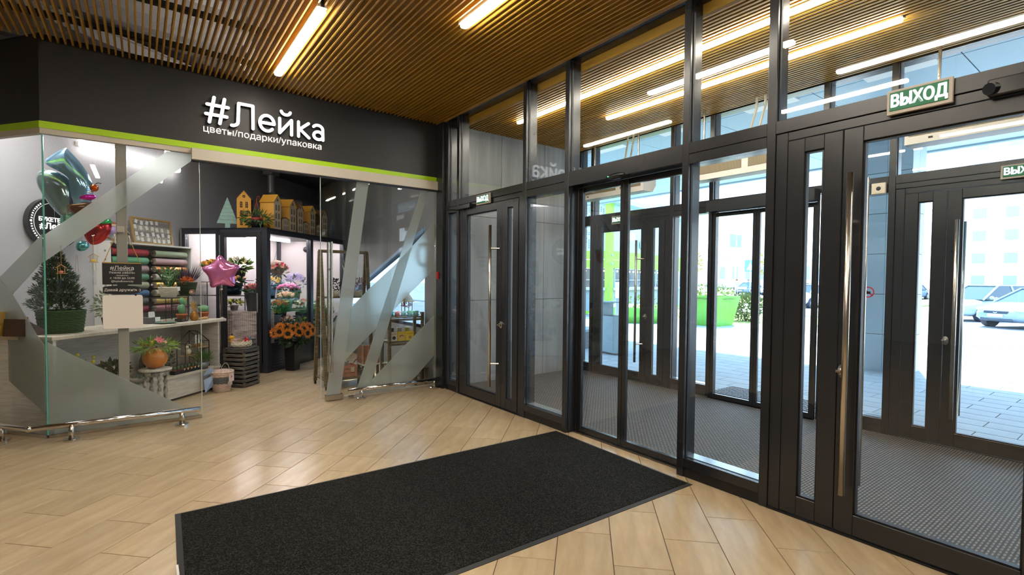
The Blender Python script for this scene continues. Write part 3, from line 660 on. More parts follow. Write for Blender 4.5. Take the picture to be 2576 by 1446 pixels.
# exposed duct
t = S('ventilation_duct', 'grey pipe and bracket under the shop ceiling above the flower cooler', 'duct', 5.2, 1.3, 2.93)
P(MB().tube([(0, 0, .62), (0, 0, .25), (.1, -.05, .12), (.5, -.3, .1), (1.2, -.3, .1)], .07, 12), 'pipe', C('galvanised', (.42, .42, .44), .4, metal=.6), t); P(MB().b(-.12, .12, -.1, .1, .58, .66), 'flange', C('flange_grey', (.3, .3, .32), .5), t)
t = T('uplight', 'slim uplight added unseen on top of the shop ceiling to brighten the deck', 'lamp', (1.0, 7.2, 3.641), R45, 'added fill lights above the shop'); P(MB().b(-.8, .8, -.05, .05, 0, .04), 'housing', WHITES, t); P(MB().b(-.78, .78, -.04, .04, .04, .043), 'diffuser', UPL, t)  # added fill light for the deck, hidden above the shop ceiling
# wall lamp
t = S('wall_lamp', 'long bright lamp with rounded ends on the shop rear wall', 'lamp', 2.35, WV-.05, 3.17)
r = .05; L = .78; pl = [(L-r+r*cos(a), r*sin(a)) for a in [radians(-90+20*k) for k in range(10)]]+[(-L+r+r*cos(a), r*sin(a)) for a in [radians(90+20*k) for k in range(10)]]
P(MB().prism(pl, lambda u, v, q: (u, q, v), -.05, .0), 'diffuser', LAMPC, t); P(MB().bb(-L, L, 0, .05, -.03, .03, .004), 'housing', WHITES, t)
t = S('fill_lamp', 'flat square lamp added unseen on the shop ceiling to brighten the rear wall', 'lamp', .4, .75, 3.545, group='added shop fill lamps'); P(MB().b(-.3, .3, -.3, .3, -.02, 0), 'diffuser', LAMPW, t); P(MB().b(-.32, .32, -.32, .32, 0, .05), 'frame', WHITES, t)  # added unseen lamp that fills the left of the shop with light
t2 = copy_tree(t)
for c_ in t2.children:
    if c_.name.startswith('diffuser'): c_.data = c_.data.copy(); c_.data.materials[0] = LAMPV
t2.location = (1.2, 7.2, 3.545); t2['label'] = 'second flat square lamp added unseen over the entrance to brighten the shop wall'  # weaker added lamp for the wall over the cooler
# round black illuminated sign
t = S('round_sign', 'round black sign with white glowing letters on the shop wall', 'sign', 1.24, WV-.06, 2.125)
Rr = .30
P(MB().prism([(Rr*cos(2*pi*k/40), Rr*sin(2*pi*k/40)) for k in range(40)], lambda u, v, q: (u, q, v), -.03, .04), 'disc', BLACKG, t)
rg = MB()
for k in range(40):
    a, b_ = 2*pi*k/40, 2*pi*(k+1)/40
    rg.prism([(.238*cos(a), .238*sin(a)), (.242*cos(a), .242*sin(a)), (.242*cos(b_), .242*sin(b_)), (.238*cos(b_), .238*sin(b_))], lambda u, v, q: (u, q, v), -.033, -.03)
P(rg, 'outline_ring', SIGNS, t)
place_text('lettering', 'БУКЕТЕРИЯ', .066, SIGNW, t, (.0, -.034, .035), (1, 0, 0), off=.0015); place_text('lettering', '#Лейка', .10, SIGNW, t, (.0, -.034, -.045), (1, 0, 0), off=.002)
for w_, a0 in (('букетерия', 150), ('цветы', 90), ('упаковка', 205)):
    for i, ch in enumerate(w_):
        a = radians(a0-(i-len(w_)/2)*6.2*(1 if a0 < 180 else -1)); me = text_mesh(ch, .030, .002, off=.0006)
        if not me.vertices: continue
        M = Matrix.Translation((.268*cos(a), -.034, .268*sin(a))) @ Matrix.Rotation(pi/2-a if a0 < 180 else -(a+pi/2)+0, 4, 'Y') @ Matrix.Rotation(pi/2, 4, 'X')
        me.transform(M); me.materials.clear(); me.materials.append(SIGNW); P(me, 'ring_letter', None, t)

# ---- sales desk
t = S('sales_desk', 'whitewashed wood sales desk with a long worktop and low display ledge', 'desk', 0, 0)
P(MB().bb(-.02, 2.24, -.02, .66, .895, .93, .003), 'worktop', OAKL, t, label='pale wooden worktop')
P(MB().bb(0, .03, 0, .64, .0, .895, .002), 'end_panel', OAKW, t); P(MB().bb(2.10, 2.13, 0, .64, .30, .895, .002), 'end_panel', OAKW, t)
P(MB().bb(.03, 2.10, .56, .58, .30, .895, .002), 'back_panel', OAKW, t); P(MB().bb(.03, 2.13, -.01, .58, .272, .300, .002), 'ledge_board', OAKL, t)
P(MB().bb(.03, 2.13, .0, .02, .03, .272, .002), 'front_panel', OAKW, t); P(MB().b(.05, 2.10, .03, .5, 0, .03), 'plinth', BLACK, t)

# ---- flower cooler
ck = S('flower_cooler', 'black framed glass flower cooler lit white inside', 'cooler', 3.16, 0)
CL, CD, CH = 2.55, 1.50, 2.26
NAVY = mat('navy_black_frame', (.018, .022, .032), .35)
for x, y in ((0, 0), (0, CD-.08), (CL-.08, 0), (CL-.08, CD-.08), (1.24, 0), (0, .80)):
    P(MB().bb(x, x+.085, y, y+.085, 0, CH, .003), 'upright', NAVY, ck)
for a in ((.085, CL-.08, 0, .08), (0, .08, .085, CD-.08)):
    P(MB().bb(*a, CH-.085, CH, .003), 'top_rail', NAVY, ck)
P(MB().bb(.085, CL-.08, 0, .06, 0, .46, .003), 'base_panel', NAVY, ck); P(MB().bb(0, .06, .085, CD-.08, 0, .16, .003), 'base_panel', NAVY, ck)
lv = MB()
for i in range(9): lv.bb(.12, .72, -.006, .0, .06+.042*i, .085+.042*i, .002)
P(lv, 'louvre_vent', NAVY, ck)
P(MB().b(0, CL, 0, CD, CH-.02, CH+.005), 'roof_panel', NAVY, ck)
INW = mat('cooler_liner', (.62, .56, .56), .4)
P(MB().b(.0, CL, CD-.02, CD, 0, CH), 'back_liner', INW, ck); P(MB().b(CL-.02, CL, 0, CD, 0, CH), 'end_liner', INW, ck); P(MB().b(.05, CL-.05, .05, CD-.03, .02, .06), 'floor_pan', BLACK, ck)
P(MB().b(.09, 1.24, .03, .042, .46, CH-.085), 'side_glass', GX, ck); P(MB().b(1.325, CL-.08, .03, .042, .46, CH-.085), 'side_glass', GX, ck)
P(MB().b(.03, .042, .885, CD-.08, .16, CH-.085), 'front_glass', GX, ck)
dr = MB().bb(-.015, .045, .10, .18, .06, 2.20, .003).bb(-.015, .045, .72, .79, .06, 2.20, .003).bb(-.015, .045, .18, .72, 2.12, 2.20, .003).bb(-.015, .045, .18, .72, .06, .14, .003)
dd = P(dr, 'cooler_door', BLACK, ck); P(MB().b(.01, .022, .18, .72, .14, 2.12), 'door_glass', GX, dd); P(MB().tube([(-.05, .14, .95), (-.05, .14, 1.25)], .012, 8), 'door_handle', STEEL, dd)
P(MB().tube([(-.01, .80, .3), (-.01, .80, 2.15)], .012, 8), 'chrome_trim', CHROME, ck)
CLP = emis('cooler_lamp', (1, .93, .95), 30)
P(MB().b(.25, CL-.2, .2, .26, CH-.05, CH-.03), 'lamp_tube', CLP, ck); P(MB().b(.25, CL-.2, 1.1, 1.16, CH-.05, CH-.03), 'lamp_tube', CLP, ck)
P(MB().ball((1.62, .3, 2.02), .07, 12, 8, (1, 1, .8)).tube([(1.62, .3, 2.05), (1.62, .3, 2.2)], .012, 6), 'fan_unit', BLACK, ck)
TIN = woodmat('ribbed_tin', (.30, .22, .20), (.80, .70, .67), 5, (1, 1, 5), .4)
def tinbox(lb, s0, s1, v0, v1, z0, z1):
    t = S('tin_planter', lb, 'planter', (s0+s1)/2, (v0+v1)/2, z0); a, b_ = (s1-s0)/2, (v1-v0)/2
    P(MB().b(-a, a, -b_, b_, 0, z1-z0), 'box', TIN, t)
    rb = MB(); nn = int((v1-v0)/.035)
    for i in range(nn): y = -b_+(i+.5)*2*b_/nn; rb.tube([(-a-.004, y, 0), (-a-.004, y, z1-z0)], .010, 6)
    nn = int((s1-s0)/.035)
    for i in range(nn): x = -a+(i+.5)*2*a/nn; rb.tube([(x, -b_-.004, 0), (x, -b_-.004, z1-z0)], .010, 6)
    P(rb, 'ribbing', TIN, t)
tinbox('ribbed tin stand in the cooler holding a small white bouquet', 3.30, 3.62, .20, .98, .06, .95)
tinbox('ribbed tin stand inside the cooler between the buckets', 4.0, 4.3, .42, .68, .422, .66)
BUCK = C('black_bucket', (.012, .013, .016), .35); BUCB = C('blue_bucket', (.25, .36, .45), .4)
HB, PETS = {}, {}
def head(kind, r):
    key = (kind, round(r, 3))
    if key in HB: return HB[key]
    mb = MB()
    if kind == 'sun':
        for ring, (q, n_) in enumerate(((1.0, 18), (.86, 15))):
            for k in range(n_):
                a = 2*pi*(k+.4*ring)/n_; mb.leaf((r*.36*cos(a), r*.36*sin(a), .004*ring), (cos(a), sin(a), rnd.uniform(-.1, .35)), r*.26, r*.66*q, (0, 0, 1))
    elif kind == 'rose':
        for k in range(4): mb.ball((0, 0, r*.1*k), r*(1-.2*k), 8, 5, (1, 1, .8), .10)
    elif kind == 'mum':
        for k in range(34):
            a = k*2.4; z = 1-(k+.5)/34*1.5; q = math.sqrt(max(0, 1-z*z)); mb.leaf((q*cos(a)*r*.2, q*sin(a)*r*.2, z*r*.2), (q*cos(a), q*sin(a), z), r*.42, r*.95, (0, 0, 1))
    elif kind == 'lily':
        for k in range(6): a = pi*k/3; mb.leaf((0, 0, 0), (cos(a), sin(a), .6), r*.55, r*1.2, (0, 0, 1))
    elif kind == 'tiny':
        for k in range(9): q = [rnd.gauss(0, r*.5) for _ in range(3)]; mb.ball(q, r*.2, 5, 4)
    elif kind == 'ball': mb.ball((0, 0, 0), r, 10, 7, (1, 1, 1), .05)
    HB[key] = mb.mesh('flower_head'); return HB[key]
FM = {}
def fmat(c):
    if c not in FM: FM[c] = mat('petal_%d' % len(FM), c, .55, objvar=.12)
    return FM[c]
def flowers(t, c, rr, heads, kind, cols, r, foliage=40, fcol=None, tilt=None, dome=.6):
    """dome of flower heads on thing t: centre c, radii rr"""
    if foliage:
        f = MB().bush((c[0], c[1], c[2]-rr[2]*.5), (rr[0]*1.05, rr[1]*1.05, rr[2]*.9), foliage, r*.9, r*1.9); P(f, 'foliage', fcol or GRN, t)
    for i in range(heads):
        a = i*2.39996; q = math.sqrt((i+.5)/heads); x, y = q*cos(a), q*sin(a); z = math.sqrt(max(0, 1-q*q*.9))
        me = head(kind, r*rnd.choice((.9, 1.0, 1.1))); m_ = fmat(cols[i % len(cols)])
        key = (me.name, m_.name)
        if key not in PETS: k_ = me.copy(); k_.materials.clear(); k_.materials.append(m_); k_.name = 'flower_head'; PETS[key] = k_
        o = P(PETS[key], 'flower_head', None, t); o.location = (c[0]+x*rr[0], c[1]+y*rr[1], c[2]+(z-.5)*rr[2]*2*dome)
        d = Vector((x*.9, y*.9, z+.05)) + (Vector(tilt) if tilt else Vector((0, 0, 0)))
        o.rotation_euler = d.to_track_quat('Z', 'Y').to_euler()
        if kind == 'sun':
            cc = P(SUNC, 'seed_disc', None, o)
SUNC = MB().ball((0, 0, .008), .034, 12, 5, (1, 1, .3)).mesh('seed_disc', C('seed_brown', (.012, .006, .004), .9))
def bucket(name, lb, cat, s, v, z, r0, r1, h, m, grp=None):
    t = S(name, lb, cat, s, v, z, grp); P(MB().lathe([(r0, 0), (r1, h), (r1+.006, h), (r1+.006, h-.012), (r1-.008, h-.012)], 20), 'bucket', m, t, True); return t
# tall black square bucket of sunflowers in front of the cooler
t = S('sunflower_bucket', 'tall square black bucket of dark orange sunflowers on the shop floor', 'flowers', 3.52, -.19)
P(MB().prism([(-.095, -.095), (.095, -.095), (.095, .095), (-.095, .095)], lambda u, v, q: (u*(.8+.2*q/.52), v*(.8+.2*q/.52), q), 0, .52), 'bucket', BLACK, t)
P(MB().bb(-.122, -.118, -.045, .03, .43, .475, .001), 'price_card', WHITE, t)
P(MB().bush((0, -.09, .58), (.36, .18, .16), 220, .06, .13), 'foliage', GRD, t)
k = 0
for (a, e, rad) in ((180, 22, .33), (205, 14, .34), (232, 20, .33), (255, 10, .34), (280, 18, .33), (305, 12, .34), (150, 15, .33), (195, 42, .30), (230, 48, .29), (265, 45, .30), (300, 40, .30), (165, 45, .30), (130, 30, .31), (335, 25, .32), (218, 32, .33), (250, 30, .33), (285, 34, .32)):
    d = Vector((cos(radians(a))*cos(radians(e)), sin(radians(a))*cos(radians(e)), sin(radians(e))*.75))
    me = head('sun', .094); m_ = fmat((.62, .19, .008)); key = (me.name, m_.name)
    if key not in PETS: k_ = me.copy(); k_.materials.append(m_); k_.name = 'flower_head'; PETS[key] = k_
    o = P(PETS[key], 'flower_head', None, t); o.location = (d.x*rad*1.15, min(d.y*rad, .10), .58+d.z*rad*.8); o.rotation_euler = (d+Vector((-.2, -.5, -.05))).to_track_quat('Z', 'Y').to_euler(); P(SUNC, 'seed_disc', None, o)
def fl(lb, s, v, z, h, heads, kind, cols, r, rr, bm_=BUCK, br=(.08, .11), fol=110, fcol=None, grp='flower buckets in the cooler', tilt=(-.5, -.5, 0)):
    t = bucket('flower_bucket', lb, 'flowers', s, v, z, br[0], br[1], h, bm_, grp); flowers(t, (0, 0, h+rr[2]*.9), rr, heads, kind, cols, r, fol, fcol, tilt); return t
PK, PE, YL, LI, OR_, RD, WT = (.75, .12, .30), (.85, .42, .25), (.85, .60, .03), (.55, .45, .80), (.80, .25, .02), (.62, .03, .05), (.80, .78, .68)
fl('deep pink roses packed in a black bucket high in the cooler', 4.35, .40, 1.02, .22, 24, 'rose', (PK, (.65, .08, .26), PK), .034, (.20, .17, .09))
fl('peach roses in a bucket in front of the deep pink roses', 4.12, .30, .92, .20, 18, 'rose', (PE, (.9, .55, .38)), .034, (.17, .13, .07), BUCB)
fl('yellow and blush chrysanthemums behind the pink roses', 4.40, .80, 1.12, .24, 16, 'mum', (YL, YL, (.9, .6, .5)), .045, (.20, .16, .09))
fl('cloud of tiny lilac flowers at the back of the cooler', 4.95, .65, 1.05, .26, 40, 'tiny', (LI, (.7, .62, .85)), .055, (.17, .17, .17), fol=30, fcol=GRG)
fl('mixed orange, pink and red blooms low beside the cooler corner', 3.95, .30, .74, .25, 16, 'mum', (OR_, (.8, .05, .2), YL, RD), .035, (.16, .12, .07))
fl('bright yellow chrysanthemums in a pale blue bucket', 3.92, .34, .62, .24, 12, 'mum', (YL,), .035, (.13, .1, .05), BUCB)
fl('pink speckled alstroemeria with red berries in a blue bucket', 4.85, .38, .74, .20, 26, 'lily', ((.7, .30, .28), (.45, .05, .08), WT), .036, (.20, .15, .09), BUCB)
fl('grey eucalyptus sprays in a black bucket', 4.62, .25, .50, .26, 20, 'tiny', ((.22, .30, .34),), .05, (.17, .13, .08), fcol=GRG)
fl('round green chrysanthemums on a low black bucket', 4.45, .20, .46, .24, 7, 'ball', ((.16, .30, .02),), .033, (.10, .08, .04))
fl('peach lisianthus with tall buds at the cooler corner', 3.98, .24, .46, .22, 14, 'lily', ((.85, .45, .32), (.9, .6, .5)), .042, (.13, .1, .10))
fl('white and lime lisianthus low in the cooler', 4.55, .16, .42, .20, 22, 'lily', (WT, (.55, .6, .15), (.85, .6, .6)), .030, (.22, .1, .05))
fl('golden sunflowers in the far part of the cooler', 5.30, .40, .46, .28, 6, 'sun', ((.85, .42, .01),), .075, (.22, .14, .08))
fl('purple and pink carnations below the golden sunflowers', 5.25, .22, .44, .16, 18, 'mum', ((.40, .12, .55), (.85, .25, .45), (.85, .25, .45)), .036, (.20, .12, .09))
fl('small white and yellow bouquet in a frosty tin pot', 3.46, .80, .952, .085, 12, 'lily', (WT, (.75, .68, .15), WT), .040, (.11, .13, .05), C('frosted_tin', (.42, .38, .38), .4, metal=.5), (.05, .065), 50, GRL)
fl('orange and apricot roses behind the pink star balloon', 3.62, .93, 1.20, .20, 14, 'rose', ((.85, .32, .08), PE, (.85, .4, .3)), .040, (.10, .18, .09), br=(.11, .14), fol=120)
fl('red peonies in a wide black bucket in the cooler doorway', 3.46, .42, .952, .30, 9, 'rose', ((.72, .07, .09), (.8, .2, .2)), .048, (.13, .16, .07), br=(.12, .15), fol=140)
fl('white lilies and grasses high behind the cooler door', 3.65, .85, 1.45, .20, 10, 'lily', (WT, (.8, .7, .4)), .06, (.12, .16, .09), fol=60, fcol=GRL)
fl('amber chrysanthemums in a bucket behind the cooler glass', 3.50, 1.18, 1.42, .20, 26, 'mum', ((.75, .33, .01), (.8, .42, .02)), .05, (.12, .24, .08), fol=40)
# shelves carrying them
st = ck
for (x0, x1, y0, y1, z) in ((.68, 2.0, .16, .60, .92), (.9, 2.05, .52, 1.0, 1.02), (1.0, 1.45, .62, 1.0, 1.12), (.60, 1.02, .16, .5, .735), (.62, .98, .2, .5, .62), (1.5, 1.95, .2, .55, .735), (1.3, 1.66, .14, .40, .50), (.30, .62, .60, 1.34, 1.195), (.32, .62, 1.0, 1.42, 1.415), (.36, .60, .66, 1.0, 1.445)):
    P(MB().b(x0, x1, y0, y1, z-.012, z-.001), 'shelf', BLACK, st)
for (x, y, z) in ((.69, .18, .92), (1.98, .18, .92), (.69, .58, .92), (2.0, .98, 1.02), (.92, .98, 1.11), (.32, .62, 1.42), (.6, .62, 1.43), (.60, 1.32, 1.41), (.34, 1.32, 1.41), (.61, .18, .73), (1.02, .48, .73), (1.93, .25, .73), (1.32, .16, .5), (1.64, .16, .5)):
    P(MB().tube([(x, y, .06), (x, y, z-.005)], .008, 6), 'leg', BLACK, st)
for (x0, x1, y0, y1, z) in ((.62, 2.3, .10, .62, .42),): P(MB().b(x0, x1, y0, y1, .06, z-.001), 'base_step', BLACK, st)
# hanging basket in cooler
t = S('hanging_basket', 'hanging wicker ball of red and coral flowers in the cooler', 'basket', 3.86, .30, 1.66)
P(MB().ball((0, 0, 0), .13, 12, 8), 'wicker_ball', C('wicker_pink', (.34, .22, .18), .8, bump=.6), t); flowers(t, (-.03, -.06, .0), (.13, .11, .10), 12, 'lily', ((.7, .03, .08), (.75, .3, .2)), .045, 60, None, (-1, -1, 0))
P(MB().tube([(0, 0, .13), (0, 0, .50)], .003, 5).tube([(.09, 0, .10), (0, 0, .30)], .002, 5).tube([(-.09, 0, .10), (0, 0, .30)], .002, 5), 'hanging_wire', BLACK, t)

# ---- on top of the cooler
ZT = 2.266
def house(lb, s, v, w, d, h, roofh, wm, sm_, rm, rows, front='x', z=ZT, cols=2, rz=0):
    """cardboard canal house, gable front faces -y locally"""
    t = S('paper_house', lb, 'decoration', s, v, z, 'paper houses on the flower cooler', rz)
    P(MB().prism([(-w/2, 0), (w/2, 0), (w/2, h), (0, h+roofh), (-w/2, h)], lambda u, vv, q: (u, q, vv), -d/2, -d/2+.004), 'gable_front', wm, t)
    P(MB().b(-w/2, -w/2+.004, -d/2+.004, d/2, 0, h).b(w/2-.004, w/2, -d/2+.004, d/2, 0, h).b(-w/2, w/2, d/2-.004, d/2, 0, h), 'side_wall', sm_, t)
    e = .012
    P(MB().prism([(-w/2-e, h-e), (0, h+roofh), (0, h+roofh+.008), (-w/2-e-.004, h-e+.004)], lambda u, vv, q: (u, q, vv), -d/2-.01, d/2+.01).prism([(w/2+e, h-e), (0, h+roofh), (0, h+roofh+.008), (w/2+e+.004, h-e+.004)], lambda u, vv, q: (u, q, vv), -d/2-.01, d/2+.01), 'roof', rm, t)
    ww = w*.17
    for i in range(rows):
        zz = h*(.10+.90*i/rows)
        for c_ in range(cols):
            xc = (c_-(cols-1)/2)*w*(.38 if cols == 2 else .27); wv = ww if cols == 2 else ww*.7; hh = h*.62/rows
            P(MB().prism([(xc-wv/2, zz), (xc+wv/2, zz), (xc+wv/2, zz+hh*.8), (xc+wv*.3, zz+hh), (xc-wv*.3, zz+hh), (xc-wv/2, zz+hh*.8)], lambda u, vv, q: (u, q, vv), -d/2-.0025, -d/2-.0005), 'window_opening', HOLE, t)
            P(MB().b(xc-.0015, xc+.0015, -d/2-.004, -d/2-.0026, zz, zz+hh).b(xc-wv/2, xc+wv/2, -d/2-.004, -d/2-.0026, zz+hh*.33, zz+hh*.33+.003).b(xc-wv/2, xc+wv/2, -d/2-.004, -d/2-.0026, zz+hh*.66, zz+hh*.66+.003), 'glazing_bar', wm, t)
    if roofh > .05:
        P(MB().prism([(w*.11*cos(2*pi*k/12), h+roofh*.30+w*.11*sin(2*pi*k/12)) for k in range(12)], lambda u, vv, q: (u, q, vv), -d/2-.0025, -d/2-.0005), 'round_window', HOLE, t)
        P(MB().b(-.0015, .0015, -d/2-.004, -d/2-.0026, h+roofh*.30-w*.11, h+roofh*.30+w*.11).b(-w*.11, w*.11, -d/2-.004, -d/2-.0026, h+roofh*.30-.0015, h+roofh*.30+.0015), 'glazing_bar', wm, t)
    return t
HOLE = C('dark_opening', (.008, .006, .005), .9)
KY = C('yellow_card', (.62, .30, .03), .6); KC = C('cream_card', (.50, .41, .27), .6); KB = C('brown_card', (.15, .07, .02), .6)
MIRR = lambda: None
house('tall yellow paper house with brown side and roof on the cooler corner', 3.36, .52, .20, .26, .46, .13, KY, KB, KB, 3, rz=-R45-radians(14))
hs = [('tall cream paper house with yellow sides, first in the row', 3.52, .16, .19, .44, .12, KY, 3, 2),
      ('low cream paper house with three narrow windows per row, first of the low ones', 3.74, .13, .17, .20, .02, KB, 2, 3),
      ('tall cream paper house with yellow roof, second in the row', 3.95, .16, .19, .43, .12, KY, 3, 2),
      ('tall cream paper house with brown roof, in the middle of the row', 4.16, .15, .17, .41, .11, KB, 3, 2),
      ('low cream paper house squeezed after the brown roofed one', 4.36, .13, .16, .20, .02, KB, 2, 3),
      ('tall cream paper house with yellow roof and a price tag', 4.57, .16, .18, .42, .11, KY, 3, 2),
      ('low cream paper house, last of the low ones', 4.78, .13, .15, .20, .02, KB, 2, 3),
      ('tall cream paper house with brown roof at the end of the row', 5.0, .16, .18, .40, .11, KB, 3, 2)]
for lb, s_, v_, w_, h_, rh, side, rows, cols in hs: house(lb, s_, v_+.02, w_, .24 if rh > .05 else .18, h_, rh, KC, side, side, rows, cols=cols)
def flat_tree(lb, s, v, w, h, m, rz, slats=7):
    t = S('wooden_tree', lb, 'decoration', s, v, ZT, rz=rz)
    for i in range(slats):
        a, b_ = i/slats, (i+.96)/slats; y0, y1 = .08+a*(h-.08), .08+b_*(h-.08)
        P(MB().prism([(-w/2*(1-a), y0), (w/2*(1-a), y0), (w/2*(1-b_)+.001, y1), (-w/2*(1-b_)-.001, y1)], lambda u, vv, q: (u, q, vv), -.01, .01), 'plank', m, t)
    P(MB().b(-.035, .035, -.01, .01, 0, .085), 'trunk', m, t)
flat_tree('mint green wooden fir tree on the cooler beside the yellow house', 3.30, .78, .30, .50, woodmat('mint_wash', (.22, .40, .34), (.36, .52, .46), 6, (1, 1, 14)), -R45-radians(8))
flat_tree('weathered grey wooden fir tree at the far end of the cooler', 5.35, .10, .20, .38, woodmat('grey_wash', (.10, .14, .18), (.32, .38, .42), 9, (1, 1, 14)), 0)
t = S('hanging_fern', 'trailing fern in a dark hanging pot with a red hook on the cooler', 'plant', 3.26, .24, ZT)
P(MB().lathe([(.07, 0), (.10, .10), (.105, .12), (.09, .12)], 18), 'pot', BLACK, t, True); P(MB().lathe([(.088, .121), (.09, .15), (.08, .16), (.0, .15)], 16), 'inner_pot', C('red_pot', (.30, .02, .01), .5), t, True)
P(MB().bush((0, 0, .15), (.22, .22, .10), 260, .022, .09, 0), 'fronds', GRN, t)
hk = MB()
for a in (30, 150, 270): hk.tube([(.09*cos(radians(a)), .09*sin(radians(a)), .14), (0, 0, .42)], .003, 5)
P(hk.tube([(0, 0, .42), (0, 0, .46), (.02, 0, .50), (.05, 0, .51), (.07, 0, .48), (.055, 0, .455)], .006, 6), 'hanger', C('hook_red', (.30, .03, .01), .5), t)

# ---- wall unit with rolls of wrapping paper
t = S('roll_rack', 'grey shelf unit with rods for wrapping paper on the rear wall', 'shelf', 2.5, WV-.30)
P(MB().bb(-.72, .66, .04, .30, 1.935, 1.96, .002), 'shelf_board', WHITE, t); P(MB().bb(.64, .66, .05, .30, .0, 1.935, .002), 'side_panel', WHITE, t); P(MB().bb(-.72, -.70, .05, .30, .0, 1.935, .002), 'side_panel', WHITE, t)
P(MB().b(-.70, .64, .27, .30, .05, 1.90), 'rear_board', C('grey_board', (.20, .20, .21), .7), t)
rolls = [(1.83, (.42, .04, .06), (.40, .52, .36)), (1.715, (.14, .42, .24), (.58, .40, .42)), (1.60, (.38, .28, .32), (.72, .34, .12)), (1.485, (.10, .28, .18), (.60, .62, .52)), (1.37, (.34, .36, .26), (.75, .48, .10)), (1.255, (.05, .14, .28), (.56, .54, .38)), (1.14, (.10, .11, .12), (.66, .54, .16)), (1.025, (.20, .02, .05), (.50, .24, .28))]
nmc = ['crimson', 'jade', 'mauve', 'bottle green', 'olive', 'navy', 'charcoal', 'wine']; nmr = ['pale green floral', 'dusty pink', 'copper', 'white leafy', 'gold', 'cream', 'mustard', 'old rose']
for i, (z, cl, crr) in enumerate(rolls):
    for nm_, cc, x0, x1, met in ((nmc[i], cl, -.66, -.10, 0), (nmr[i], crr, .02, .60, 1 if i in (2, 4) else 0)):
        o = S('paper_roll', nm_+' roll of wrapping paper on the wall rack', 'wrapping paper', 2.5+(x0+x1)/2, WV-.18, z, 'wrapping paper rolls on the rear wall'); h = (x1-x0)/2
        P(MB().tube([(-h, 0, 0), (h, 0, 0)], .047, 18, False), 'paper', C('paper_%d' % i, cc, .35 if met else .6, metal=.7*met, var=.08), o, True)
        P(MB().tube([(-h, 0, 0), (-h+.001, 0, 0)], .047, 18), 'roll_end', C('roll_end', (.3, .27, .22), .8), o); P(MB().tube([(-h-.06, 0, 0), (h+.01, 0, 0)], .014, 10), 'core_rod', STEEL, o)
# things on that shelf
t = S('pinboard', 'wooden framed board covered with small pinned cards', 'picture', 2.58, WV-.14, 1.962)
M_ = Matrix.Rotation(radians(-8), 4, 'X')
P(MB().bb(-.34, .34, -.012, .012, 0, .025, .002, M_).bb(-.34, .34, -.012, .012, .355, .38, .002, M_).bb(-.34, -.315, -.012, .012, .025, .355, .002, M_).bb(.315, .34, -.012, .012, .025, .355, .002, M_), 'frame', C('honey_wood', (.40, .25, .08), .5), t)
P(MB().b(-.32, .32, .0, .006, .02, .36, M_), 'board', weave('triangle_board', (.50, .46, .38), (.22, .22, .22), 24, 24), t)
for i in range(26):
    x, z = -.27+.09*(i % 7)+rnd.uniform(-.015, .015), .06+.085*(i//7)+rnd.uniform(-.015, .015)
    P(MB().b(-.022, .022, -.006, -.002, -.028, .028, M_ @ Matrix.Translation((x, 0, z)) @ Matrix.Rotation(rnd.uniform(-.4, .4), 4, 'Y')), 'pinned_card', WHITE, t)
t = S('dried_wreath', 'dried twig wreath with golden tips leaning on the wall', 'wreath', 1.98, WV-.10, 2.17)
wv = MB(); 
for k in range(60): a = rnd.uniform(0, 2*pi); wv.tube([(.17*cos(a), 0, .17*sin(a)), (.19*cos(a+.4), rnd.uniform(-.03, .02), .19*sin(a+.4)), (rnd.uniform(.16, .24)*cos(a+.7), -.02, .2*sin(a+.7))], .003, 4)
P(wv, 'twig_ring', C('twig_gold', (.28, .20, .08), .6), t)
def doll(lb, s, v, z, dress, hair, hh=.26):
    t = S('rag_doll', lb, 'doll', s, v, z)
    P(MB().ball((0, 0, hh*.78), .035, 10, 8), 'head', C('doll_skin', (.70, .52, .42), .8), t, True); P(MB().ball((0, .005, hh*.84), .040, 10, 6, (1, 1, .7)), 'hair', C('hair_%s' % lb[:4], hair, .9), t, True)
    P(MB().lathe([(.055, hh*.28), (.03, hh*.62), (.015, hh*.68)], 12), 'dress', C('dress_%s' % lb[:4], dress, .8), t, True)
    for e in (-1, 1):
        P(MB().tube([(e*.02, -.01, hh*.32), (e*.022, -.05, hh*.28), (e*.03, -.06, -.02), (e*.03, -.075, -.05)], .011, 7), 'leg', C('doll_sock', (.62, .56, .46), .8), t, True)
        P(MB().tube([(e*.025, 0, hh*.6), (e*.06, -.02, hh*.4)], .009, 7), 'arm', C('doll_arm', (.70, .52, .42), .8), t, True)
        P(MB().ball((e*.033, -.01, hh*.78), .008, 6, 5), 'ear', C('doll_ear', (.70, .52, .42), .8), t)
doll('brown haired rag doll in a lilac dress sitting on the high shelf edge', 1.86, WV-.22, 1.97, (.32, .24, .45), (.30, .10, .03))
doll('fair rag doll with a black skirt beside the lilac one', 2.02, WV-.22, 1.97, (.02, .02, .03), (.65, .5, .3))
# ---- things on the desk (z = .93) and on its racks
DZ = .931
WICK = C('white_wicker', (.62, .58, .48), .75, bump=.4); WICKG = C('green_wicker', (.025, .055, .02), .8, bump=.5)
def woven(t, r0, r1, h, m, n=10, rows=None, name='basket_body', z=0):
    rows = rows or int(h/.012); mb = MB(); k = 28
    for j in range(rows):
        pts = []; q = r0+(r1-r0)*(j+.5)/rows; zz = z+h*(j+.5)/rows
        for i in range(k+1): a = 2*pi*i/k; w_ = .004*(1 if (i+j) % 2 else -1); pts.append(((q+w_)*cos(a), (q+w_)*sin(a), zz))
        mb.tube(pts, h/rows*.62, 5, False)
    mb.lathe([(r0-.006, z+.0), (r1-.006, z+h*.98), (r1-.016, z+h*.98), (r0-.01, z+.01)], 20)
    return P(mb, name, m, t)
t = S('arborvitae', 'dark evergreen in a deep green woven basket at the glass corner', 'plant', .33, .30, DZ)
